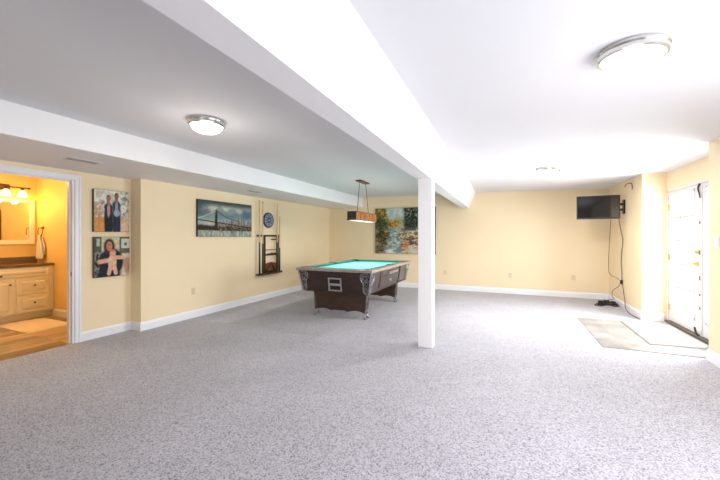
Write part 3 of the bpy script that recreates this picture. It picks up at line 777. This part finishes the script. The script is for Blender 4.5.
# money mechanism and door on the right-hand side
def side_plate(m, y0, y1, z0, z1, out, th=0.006):
    a, b, c, d = onside(y0, z0, out), onside(y1, z0, out), onside(y1, z1, out), onside(y0, z1, out)
    k = Vector((-th, 0, 0))
    m.hexa([a+k, a, b, b+k, d+k, d, c, c+k])
    return m
dr = side_plate(MB(), -0.62, 0.40, 0.47, 0.655, 0.010, 0.010).build('service_door', 'table_side_lit', PT)
lk = onside(-0.10, 0.56, 0.012)
MB().lathe([(0.0, 0.022), (0.028, 0.020), (0.036, 0.0), (0.036, -0.01)], lk, 'X', 18).build('lock', 'steelplate', dr, 40)
side_plate(MB(), -0.22, 0.30, 0.668, 0.715, 0.022, 0.022).build('coin_slide', 'steelplate', PT, label='bright metal coin slide')
side_plate(MB(), -0.66, -0.64, 0.46, 0.76, 0.006).build('side_strip', 'pedestal_wood', PT)
side_plate(MB(), 0.44, 0.49, 0.44, 0.765, 0.010, 0.010).build('side_strip', 'slot', PT)
# pedestals with scalloped skirts and metal feet
def pedestal(yc, sy):
    w1, w0, zt_, zb_, xs = 0.475, 0.45, 0.425, 0.10, 0.04
    pts = [(-w1, zt_), (-w0, zb_)]
    n = 24
    for k in range(1, n):
        u = k/n; x = -w0+2*w0*u
        pts.append((x, zb_-0.004+0.028*abs(math.sin(u*PI*3))-(0.012 if 0.42 < u < 0.58 else 0)))
    pts += [(w0, zb_), (w1, zt_)]
    pts = [(x+xs, z) for x, z in pts]
    p = MB().prism(pts, yc-0.06, yc+0.06, 'Y').build('pedestal', 'pedestal_wood', PT)
    for s in (-1, 1):
        MB().hexa([(xs+s*w0-0.022, yc-0.068, 0.1), (xs+s*w0+0.022, yc-0.068, 0.1), (xs+s*w0+0.022, yc+0.068, 0.1), (xs+s*w0-0.022, yc+0.068, 0.1),
                   (xs+s*w1-0.022, yc-0.068, 0.42), (xs+s*w1+0.022, yc-0.068, 0.42), (xs+s*w1+0.022, yc+0.068, 0.42), (xs+s*w1-0.022, yc+0.068, 0.42)], 0.006).build('pilaster', 'table_side_lit', p)
    for s in (-1, 1):
        for q in (-1, 1):
            f = MB()
            x, y = xs+s*w0, yc+q*0.035
            f.tube(smooth_path([(x-s*0.01, y, 0.17), (x+s*0.012, y+q*0.012, 0.12), (x-s*0.004, y+q*0.008, 0.07), (x+s*0.018, y+q*0.025, 0.025)], 6), 0.021, 8, r2=0.015)
            f.ball((x+s*0.022, y+q*0.03, 0.016), 0.016, 1.9, 1.9, 1.0)
            f.ball((x+s*0.004, y+q*0.006, 0.125), 0.026, 1, 1, 1.3)
            f.lathe([(0.0, 0.0), (0.036, 0.0), (0.036, 0.008), (0.0, 0.010)], (x+s*0.018, y+q*0.026, 0), n=16)
            f.build('foot', 'pewter', PT, 50)
pedestal(-0.91, -1); pedestal(0.68, 1)

# ------------------------------------------------------------------ pendant over the table
PN = thing('pendant_light', 'bronze island pendant with amber wooden sides hanging over the pool table', 'pendant light', (-2.60, 6.10, HC))
MB().box(-0.06, 0.06, -0.22, 0.22, -0.028, -0.001, 0.006).build('canopy', 'bronze', PN)
zt_, zb_ = -0.63, -0.785     # box
for y, yb in ((-0.15, -0.27), (0.15, 0.30)):
    MB().tube([(0, y, -0.03), (0, yb, zt_-0.005)], 0.006, 8).build('hanging_rod', 'bronze', PN)
x_, y0_, y1_ = 0.088, -0.52, 0.52
fr = MB()
for z in (zt_, zb_):
    for s in (-1, 1):
        fr.box(s*x_-0.006, s*x_+0.006, y0_, y1_, z-0.006, z+0.006)
    for y in (y0_, y1_): fr.box(-x_, x_, y-0.006, y+0.006, z-0.006, z+0.006)
fr.box(-x_, x_, -0.276, -0.262, zt_-0.012, zt_+0.002).box(-x_, x_, 0.292, 0.306, zt_-0.012, zt_+0.002)
fr.build('shade_frame', 'bronze', PN)
for y, s in ((y0_, -1), (y1_, 1)):
    MB().box(-x_, x_, y-0.005, y+0.005, zb_+0.005, zt_-0.005, 0.002).build('end_panel', 'end_dark', PN)
    MB().box(-x_-0.003, x_+0.003, y-0.012, y+0.012, zb_-0.004, zb_+0.03, 0.002).build('end_band', 'bronze', PN)
for s in (-1, 1):
    for k in range(5):
        a = y0_+(y1_-y0_)*k/5; b = y0_+(y1_-y0_)*(k+1)/5
        MB().box(s*x_-0.006, s*x_+0.006, a+0.012, b-0.012, zb_+0.008, zt_-0.006, 0.002).build('side_panel', 'amber', PN)
        MB().box(s*x_-0.009, s*x_+0.009, b-0.014, b+0.010, zb_+0.004, zt_-0.004, 0.002).build('divider', 'amber_dark', PN)
MB().box(-x_+0.006, x_-0.006, y0_+0.008, y1_-0.008, zb_-0.004, zb_+0.012).build('lens', 'pendant_lens', PN)

# ------------------------------------------------------------------ flush ceiling lights
def ceiling_light(label, x, y, z, tilt=0.0):
    c = thing('ceiling_light', label, 'ceiling light', (x, y, z), group='flush ceiling lights')
    c.rotation_euler = (0, tilt, 0)
    MB().lathe([(0.0, 0.0), (0.150, 0.0), (0.166, -0.004), (0.168, -0.016), (0.160, -0.022), (0.166, -0.030), (0.163, -0.048), (0.150, -0.055), (0.142, -0.050), (0.142, -0.02)], n=56).build('ring', 'nickel', c, 35)
    MB().lathe([(0.143, -0.046), (0.139, -0.062), (0.122, -0.086), (0.094, -0.104), (0.055, -0.116), (0.0, -0.120)], n=48).build('glass_bowl', 'diffuser', c, 170)
    return c
slope = (HC-zr)/(XA+0.2+0.7)
def zc(x): return HC if x < -0.7 else HC-slope*(x+0.7)
ceiling_light('flush ceiling light left of the beam, nickel ring and glowing bowl', -2.60, 2.33, HC)
ceiling_light('nearest flush ceiling light, large at the upper right', 0.655, 2.36, zc(0.655), math.atan(slope))
ceiling_light('far flush ceiling light near the back wall, right of the beam', 0.60, 5.93, zc(0.60), math.atan(slope))

# soffit vents
def vent(label, x, y, lw, ww):
    v = thing('soffit_vent', label, 'vent', (x, y, HS), group='vents in the soffit')
    MB().box(-ww/2, ww/2, -lw/2, lw/2, -0.006, 0, 0.002).build('grille_frame', 'vent_white', v)
    s = MB()
    for k in range(5):
        xx = -ww/2+0.024+(ww-0.048)*k/4; s.box(xx-0.002, xx+0.002, -lw/2+0.02, lw/2-0.02, -0.0074, -0.0064)
    MB().box(-ww/2+0.012, ww/2-0.012, -lw/2+0.015, lw/2-0.015, -0.0068, -0.006).build('opening', 'vent_dark', v)
    s.build('louvers', 'vent_white', v)
    return v
vent('white air vent in the soffit near the bathroom doorway', -4.21, 2.13, 0.30, 0.12)
vent('white air vent in the soffit above the bridge picture', -4.19, 4.81, 0.32, 0.12)

# ------------------------------------------------------------------ outlets, switch
def outlet(label, loc, rz, mat='almond', group='wall outlets'):
    o = thing('wall_outlet', label, 'outlet', loc, rz, group)
    # local: faces -y
    MB().box(-0.036, 0.036, -0.006, 0, -0.058, 0.058, 0.003).build('cover_plate', mat, o)
    for z in (-0.022, 0.022):
        r = MB().lathe([(0.0, -0.009), (0.017, -0.009), (0.0175, -0.006)], (0, 0, z), 'Y', 18).build('receptacle', mat, o)
        MB().box(-0.008, -0.0055, -0.0096, -0.0088, z-0.005, z+0.006).box(0.0055, 0.008, -0.0096, -0.0088, z-0.005, z+0.006).build('slots', 'slot', r)
    return o
o0 = outlet('wall outlet on the left wall below the bridge picture', (XL, 4.0, 0.44), PI/2)
outlet('wall outlet on the back wall just right of the post', (-1.42, B, 0.44), 0)
outlet('middle wall outlet of the back wall, midway between post and television', (0.087, B, 0.435), 0)
outlet('wall outlet on the back wall under the television', (1.369, B, 0.44), 0)
sw = thing('light_switch', 'white light switch plate on the right wall by the glass doors', 'light switch', (XR, 4.69, 1.285), -PI/2)
MB().box(-0.045, 0.045, -0.007, 0, -0.062, 0.062, 0.003).build('cover_plate', 'plate', sw)
MB().box(-0.018, 0.018, -0.0095, -0.0065, -0.034, 0.034, 0.002).build('rocker', 'trim', sw)
MB().box(-0.019, -0.0175, -0.0078, -0.0068, -0.036, 0.036).box(0.0175, 0.019, -0.0078, -0.0068, -0.036, 0.036).build('rocker_gap', 'slot', sw)

# ------------------------------------------------------------------ television
TV = thing('television', 'black flat television on a wall bracket in the far right corner', 'television', (1.573, 7.50, 1.893), 0.0)
TV.rotation_euler = (math.radians(0.6), 0, math.radians(-4))
hw, hh = 0.335, 0.218
MB().box(-hw, hw, 0.0, 0.045, -hh, hh, 0.006).box(-hw*0.6, hw*0.6, 0.04, 0.075, -hh*0.7, hh*0.6, 0.01).build('shell', 'tvshell', TV)
MB().box(-hw+0.014, hw-0.014, -0.002, 0.002, -hh+0.026, hh-0.014).build('screen', 'screen', TV)
MB().box(-0.10, 0.10, 0.074, 0.084, -0.10, 0.10, 0.002).build('mounting_plate', 'black', TV)
wb = thing('wall_bracket', 'black swivel wall bracket holding the television', 'wall bracket', (XR, 7.67, 1.90))
MB().box(-0.022, 0, -0.055, 0.055, -0.13, 0.13, 0.004).build('wall_plate', 'black', wb)
MB().box(-0.13, -0.02, -0.022, 0.022, 0.03, 0.07, 0.004).build('arm', 'black', wb)
MB().box(-0.13, -0.02, -0.022, 0.022, -0.07, -0.03, 0.004).build('arm', 'black', wb)
MB().tube([(-0.13, 0, -0.09), (-0.13, 0, 0.09)], 0.02, 10).build('joint', 'black', wb)
MB().tube([(-0.13, 0, 0.0), (-0.444, -0.06, 0.0)], 0.017, 8).build('arm', 'black', wb)
MB().box(-0.505, -0.383, -0.085, -0.06, -0.08, 0.08, 0.003).build('head_plate', 'black', wb)

# cords
c1 = [(1.905, 7.56, 1.70), (1.93, 7.62, 1.60), (1.975, 7.70, 1.45), (2.005, 7.72, 1.26), (2.008, 7.80, 1.05), (2.008, 7.83, 0.86), (2.008, 7.79, 0.66), (2.006, 7.76, 0.49), (2.002, 7.66, 0.32), (1.99, 7.54, 0.17), (1.96, 7.38, 0.06), (1.965, 7.15, 0.012), (1.975, 6.95, 0.009), (1.985, 6.80, 0.009)]
pc = thing('power_cable', 'long dark power cable hanging from the television and trailing along the baseboard', 'cable', (0, 0, 0))
MB().tube(smooth_path(c1, 8), 0.0065, 7).build('cable', 'cordbrown', pc, 170)
MB().box(1.985, 2.015, 7.735, 7.785, 0.45, 0.53, 0.006).build('plug', 'blackrubber', pc)
c2 = [(1.79, 7.58, 1.69), (1.79, 7.62, 1.5), (1.80, 7.72, 1.2), (1.80, 7.78, 0.9), (1.81, 7.80, 0.68), (1.86, 7.83, 0.60), (1.94, 7.84, 0.56), (1.995, 7.84, 0.50), (1.985, 7.87, 0.40), (1.90, 7.92, 0.30), (1.90, 7.95, 0.18), (1.94, 7.98, 0.135), (1.86, 8.03, 0.10), (1.78, 8.06, 0.035)]
cx = thing('antenna_cable', 'thin dark cable looping from the television down to the floor boxes', 'cable', (0, 0, 0))
MB().tube(smooth_path(c2, 8), 0.0045, 7).build('cable', 'cordbrown', cx, 170)
st = thing('wire_stub', 'short dark wire stub curving out of the right wall near the ceiling', 'wire', (0, 0, 0))
MB().tube(smooth_path([(2.018, 7.64, 2.262), (1.995, 7.52, 2.285), (1.985, 7.33, 2.29), (1.985, 7.18, 2.265), (1.987, 7.145, 2.22), (1.988, 7.14, 2.16)], 6), 0.007, 7).build('cable', 'cordbrown', st, 170)
# tangle of black boxes on the carpet
bx = thing('power_strip', 'black power strip with adapters lying on the carpet under the television', 'power strip', (1.83, 7.97, 0), 0.25)
MB().box(-0.19, 0.19, -0.035, 0.035, 0.0, 0.04, 0.006).build('strip', 'black', bx)
for x, y, l in ((-0.13, 0.0, 0.045), (-0.02, 0.005, 0.06), (0.10, 0.0, 0.04)):
    MB().box(x-0.035, x+0.035, y-0.03, y+0.03, 0.04, 0.04+l, 0.006).build('adapter', 'blackrubber', bx)
MB().tube(smooth_path([(-0.19, 0, 0.02), (-0.26, -0.06, 0.008), (-0.20, -0.14, 0.008), (-0.05, -0.12, 0.03), (0.05, -0.15, 0.008), (0.18, -0.10, 0.02), (0.26, -0.04, 0.03), (0.19, 0.02, 0.02)], 7), 0.009, 7).build('flex', 'blackrubber', bx, 170)
rb = thing('set_top_box', 'small black set-top box beside the power strip on the carpet', 'set-top box', (2.0-0.13, 8.22, 0), 0.1)
MB().box(-0.11, 0.06, -0.07, 0.07, 0.008, 0.045, 0.006).build('case', 'tvshell', rb)
for x in (-0.09, 0.04):
    for y in (-0.05, 0.05): MB().lathe([(0, 0), (0.01, 0), (0.01, 0.009), (0, 0.009)], (x, y, 0), n=10).build('foot', 'blackrubber', rb)

# door mat
dm = thing('door_mat', 'pale grey door mat with a dark edge inside the glass doors', 'door mat', (0, 0, 0.006))
MB().prism([(1.63, 5.245), (2.19, 5.30), (2.27, 5.36), (2.27, 6.50), (1.66, 6.53)], 0.0, 0.006, 'Z').build('mat_edge', 'doormat_edge', dm)
MB().prism([(1.65, 5.27), (2.18, 5.325), (2.25, 5.38), (2.25, 6.48), (1.68, 6.51)], 0.004, 0.013, 'Z').build('pile', 'doormat', dm)

# ------------------------------------------------------------------ bathroom seen through the doorway
BY, BX, BX0 = 3.16, -7.63, 0.2
struct('floor_bathroom', MB().box(BX-0.1, XD-0.02, 0.1, BY+0.05, -0.05, 0.002), 'planks')
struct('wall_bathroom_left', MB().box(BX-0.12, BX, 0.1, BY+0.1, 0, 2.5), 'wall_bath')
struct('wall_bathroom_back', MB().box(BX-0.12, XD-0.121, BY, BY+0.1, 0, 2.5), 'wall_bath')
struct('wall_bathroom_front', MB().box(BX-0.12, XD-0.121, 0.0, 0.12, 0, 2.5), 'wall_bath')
struct('ceiling_bathroom', MB().box(BX-0.12, XD-0.121, 0.0, BY+0.1, 2.42, 2.52), 'ceil')
struct('baseboard_bathroom', base_profile(MB(), [(-7.10, BY), (XD-0.122, BY)], 0.12), 'cabinet')
# vanity cabinet
VN = thing('vanity_cabinet', 'cream bathroom vanity cabinet with raised-panel drawers', 'vanity', (-7.08, 2.30, 0))
vy0, vy1 = -1.0, 0.852
MB().box(-0.54, 0.0, vy0, vy1, 0.115, 0.86, 0.002).build('carcass', 'cabinet', VN)
MB().box(-0.54, -0.06, vy0, vy1, 0.0, 0.116).build('toe_kick', 'cabinet', VN)
def rpanel(name, y0, y1, z0, z1, knobs, parent=VN):
    m = MB().box(0.0, 0.018, y0, y1, z0, z1, 0.004)
    bw = min(0.055, (z1-z0)*0.3)
    m.hexa([(0.018, y0+bw, z0+bw), (0.0181, y1-bw, z0+bw), (0.0182, y1-bw, z0+bw+0.0001), (0.018, y0+bw, z0+bw+0.0001),
            (0.018, y0+bw, z1-bw-0.0001), (0.0181, y1-bw, z1-bw-0.0001), (0.0182, y1-bw, z1-bw), (0.018, y0+bw, z1-bw)]) if False else None
    # raised field with sloped edges
    bm = m.bm; s = 0.018
    o = [bm.verts.new(p) for p in ((0.0185, y0+bw, z0+bw), (0.0185, y1-bw, z0+bw), (0.0185, y1-bw, z1-bw), (0.0185, y0+bw, z1-bw))]
    i = [bm.verts.new(p) for p in ((0.027, y0+bw+s, z0+bw+s), (0.027, y1-bw-s, z0+bw+s), (0.027, y1-bw-s, z1-bw-s), (0.027, y0+bw+s, z1-bw-s))]
    for k in range(4): bm.faces.new((o[k], o[(k+1) % 4], i[(k+1) % 4], i[k]))
    bm.faces.new(i)
    f = m.build(name, 'cabinet', parent)
    for y, z in knobs:
        MB().lathe([(0.0, 0.052), (0.012, 0.050), (0.016, 0.042), (0.010, 0.034), (0.006, 0.027), (0.008, 0.018)], (0, y, z), 'X', 14).build('knob', 'bronze', f, 50)
    return f
rpanel('drawer', -0.33+0.0, 0.785, 0.70, 0.845, [(0.20-0.0, 0.71)] if False else [(0.19, 0.735)])
rpanel('drawer', 0.375, 0.785, 0.418, 0.68, [(0.59, 0.555)])
rpanel('drawer', 0.375, 0.785, 0.128, 0.398, [(0.59, 0.276)])
rpanel('door', -0.05, 0.345, 0.128, 0.68, [(0.295, 0.594)])
rpanel('door', -0.46, -0.065, 0.128, 0.68, [(-0.41, 0.594)])
ct = MB().box(BX+0.002, -7.055, 1.3, BY-0.002, 0.861, 0.90, 0.006).box(BX+0.002, BX+0.022, 1.3, BY-0.002, 0.90, 1.0, 0.003)
tag(ct.build('vanity_countertop', 'counter'), 'dark brown stone countertop with backsplash on the cream vanity', 'countertop')
# mirror over the vanity
MR = thing('wall_mirror', 'rectangular pale-framed mirror above the bathroom vanity', 'mirror', (BX, 2.25, 1.25))
my0, my1, mz0, mz1 = -0.70, 0.872, -0.035, 0.725
mf = MB()
for a, b, c, d in ((my0, my1, mz0, mz0+0.07), (my0, my1, mz1-0.04, mz1), (my0, my0+0.06, mz0+0.069, mz1-0.039), (my1-0.068, my1, mz0+0.069, mz1-0.039)):
    mf.box(0, 0.026, a, b, c, d, 0.005)
mf.build('mirror_frame', 'cabinet', MR)
MB().box(0.0, 0.012, my0+0.05, my1-0.06, mz0+0.06, mz1-0.03).build('mirror_glass', 'mirror', MR)
# vanity light
VL = thing('vanity_light', 'bronze vanity light bar with glowing glass shades above the mirror', 'vanity light', (BX, 2.70, 2.17))
MB().box(0, 0.02, -0.10, 0.10, -0.05, 0.05, 0.004).build('back_plate', 'bronze', VL)
MB().tube([(0.13, -0.42, 0.0), (0.13, 0.29, 0.0)], 0.012, 8).tube([(0.0, 0, 0), (0.13, 0, 0)], 0.012, 8).ball((0.13, 0.30, 0), 0.02).ball((0.13, -0.42, 0), 0.02).build('bar', 'bronze', VL)
for y in (-0.20, 0.01, 0.215):
    MB().lathe([(0.0, -0.01), (0.02, -0.012), (0.028, -0.045), (0.0, -0.045)], (0.13, y, 0), n=16).build('socket', 'bronze', VL)
    MB().lathe([(0.026, -0.045), (0.045, -0.07), (0.058, -0.11), (0.066, -0.155), (0.062, -0.155), (0.0, -0.10)], (0.13, y, 0), n=20).build('glass_shade', 'shade_warm', VL, 60)
# towel ring and towel on the bathroom's right wall
TR = thing('towel_ring', 'bronze towel ring on the bathroom wall beside the mirror', 'towel ring', (-7.42, BY, 1.50))
MB().lathe([(0.0, -0.02), (0.02, -0.02), (0.028, 0.0)], (0, 0, 0), 'Y', 16).tube([(0, -0.015, 0), (0, -0.05, 0)], 0.008, 8).build('post', 'bronze', TR)
rp = [(0.075*math.sin(2*PI*k/28), -0.045, -0.07+0.075*math.cos(2*PI*k/28)) for k in range(29)]
MB().tube(rp, 0.006, 7).build('ring', 'bronze', TR)
tw = MB()
nx, nz_ = 14, 20
def towel_sheet(mb, lf, lb, rr):
    bm = mb.bm; g = []; path = []
    for k in range(16): path.append((-rr, -lf*(1-k/16), k/16))
    for k in range(9): path.append((-rr*math.cos(PI*k/8), rr*math.sin(PI*k/8), 1.0))
    for k in range(1, 17): path.append((rr, -lb*k/16, 1-k/16))
    for py, pz, t in path:
        wd = 0.032+0.078*S(0, 0.6, 1-t); row = []
        for i in range(nx+1):
            u = i/nx-0.5
            row.append(bm.verts.new((u*2*wd, py+0.010*math.sin(u*14+1)*(1-t), pz)))
        g.append(row)
    for a, b in zip(g, g[1:]):
        for i in range(nx): bm.faces.new((a[i], a[i+1], b[i+1], b[i]))
towel_sheet(tw, 0.40, 0.33, 0.018)
twl = tw.build('hand_towel', 'towel', None, 170)
twl.location = (-7.42, BY-0.045, 1.359)
mod = twl.modifiers.new('thick', 'SOLIDIFY'); mod.thickness = 0.006; mod.offset = 1.0
tag(twl, 'pale hand towel hanging from the bathroom towel ring', 'towel')
# arch-topped mirror on the same wall, seen only in the vanity mirror
AM = thing('arched_mirror', 'arch-topped dark-framed wall mirror reflected at the left of the vanity mirror', 'mirror', (-6.05, BY, 1.05))
out = [(-0.24, 0.0), (0.24, 0.0)]+[(0.24*math.cos(PI*k/16), 0.72+0.24*math.sin(PI*k/16)) for k in range(17)]
MB().tube([(p[0], -0.02, p[1]) for p in out+[out[0]]], 0.022, 8).build('arched_frame', 'bronze', AM)
MB().prism(out, -0.012, -0.004, 'Y').build('arched_glass', 'mirror', AM)
# bath mat
bm_ = MB()
def matgrid(mb, x0, x1, y0, y1, r):
    bm = mb.bm; n = 40; g = []
    for j in range(n+1):
        row = []
        for i in range(n+1):
            x = x0+(x1-x0)*i/n; y = y0+(y1-y0)*j/n
            e = min(i, n-i, j, n-j)/3
            row.append(bm.verts.new((x+0.01*noise.noise((x*8, y*8, 0)), y+0.012*noise.noise((x*9, y*9, 5)), 0.004+0.022*min(1, e)+0.006*noise.noise((x*40, y*40, 2))*min(1, e))))
        g.append(row)
    for j in range(n):
        for i in range(n): bm.faces.new((g[j][i], g[j][i+1], g[j+1][i+1], g[j+1][i]))
matgrid(bm_, -6.98, -6.10, 2.42, 2.98, 0.05)
tag(bm_.build('bath_mat', 'bathmat', None, 170), 'fluffy peach bath mat on the plank floor before the vanity', 'bath mat')

# ------------------------------------------------------------------ light
def area(name, loc, rot, sx, sy, power, color=(1, 1, 1), spread=None):
    l = bpy.data.lights.new(name, 'AREA'); l.shape = 'RECTANGLE'; l.size = sx; l.size_y = sy; l.energy = power; l.color = color
    if spread: l.spread = spread
    o = bpy.data.objects.new(name, l); col.objects.link(o); o.location = loc; o.rotation_euler = rot
    return o
def point(name, loc, power, color, r=0.1):
    l = bpy.data.lights.new(name, 'POINT'); l.energy = power; l.color = color; l.shadow_soft_size = r
    o = bpy.data.objects.new(name, l); col.objects.link(o); o.location = loc
    return o
area('daylight_french_doors', (XA+0.75, 5.8, 1.25), (0, PI/2, 0), 2.2, 1.9, 250, (0.93, 0.96, 1.0))
area('fill_rear', (-0.1, YREAR+0.05, 1.25), (PI/2, 0, 0), 2.8, 1.4, 10, (0.88, 0.93, 1.0))  # added fill from behind the view
area('fill_right', (XR-0.03, 1.4, 1.2), (0, PI/2, 0), 1.2, 2.6, 62, (0.90, 0.93, 1.0))  # added fill from the right, brightens the near floor and beam
def disk(name, loc, power, color, size=0.3):
    l = bpy.data.lights.new(name, 'AREA'); l.shape = 'DISK'; l.size = size; l.energy = power; l.color = color
    o = bpy.data.objects.new(name, l); col.objects.link(o); o.location = loc
    return o
disk('lamp_left', (-2.60, 2.33, HC-0.14), 4, (1.0, 0.90, 0.78))
point('lamp_left_glow', (-2.60, 2.33, HC-0.42), 4, (1.0, 0.90, 0.80), 0.15)
disk('lamp_near', (0.655, 2.36, 2.24), 15, (1.0, 0.95, 0.90))
point('lamp_near_glow', (0.655, 2.36, 1.80), 2, (1.0, 0.93, 0.88), 0.15)
disk('lamp_far', (0.60, 5.93, 2.25), 44, (1.0, 0.94, 0.86))
point('ceiling_fill_far', (0.60, 5.93, 1.55), 15, (1.0, 0.93, 0.88), 0.15)  # added mid-air fill, evens out the far ceiling; no fixture here
area('lamp_pendant', (-2.60, 6.10, 1.64), (0, 0, 0), 0.14, 0.9, 14, (1.0, 0.93, 0.82))
for y in (2.50, 2.71, 2.915):
    point('lamp_vanity', (BX+0.16, y, 1.96), 4.2, (1.0, 0.52, 0.10), 0.05)
point('fill_bathroom', (-6.45, 2.0, 2.3), 30, (1.0, 0.80, 0.46), 0.08)  # added unseen fill without a fixture, more neutral light on the vanity

wd = bpy.data.worlds.new('world'); scn.world = wd; wd.use_nodes = True
bg = wd.node_tree.nodes['Background']; bg.inputs['Color'].default_value = (0.93, 0.96, 1.0, 1); bg.inputs['Strength'].default_value = 1.5

# ------------------------------------------------------------------ camera
cam = bpy.data.cameras.new('camera'); co = bpy.data.objects.new('camera', cam); col.objects.link(co)
co.location = (0, 0, 1.34); co.rotation_euler = (PI/2, 0, math.atan(146/335))
cam.sensor_width = 36; cam.lens = 36*335/720; cam.shift_y = -3/720; cam.clip_start = 0.05
scn.camera = co
scn.view_settings.view_transform = 'Standard'; scn.view_settings.look = 'None'
scn.view_settings.exposure = 0.34
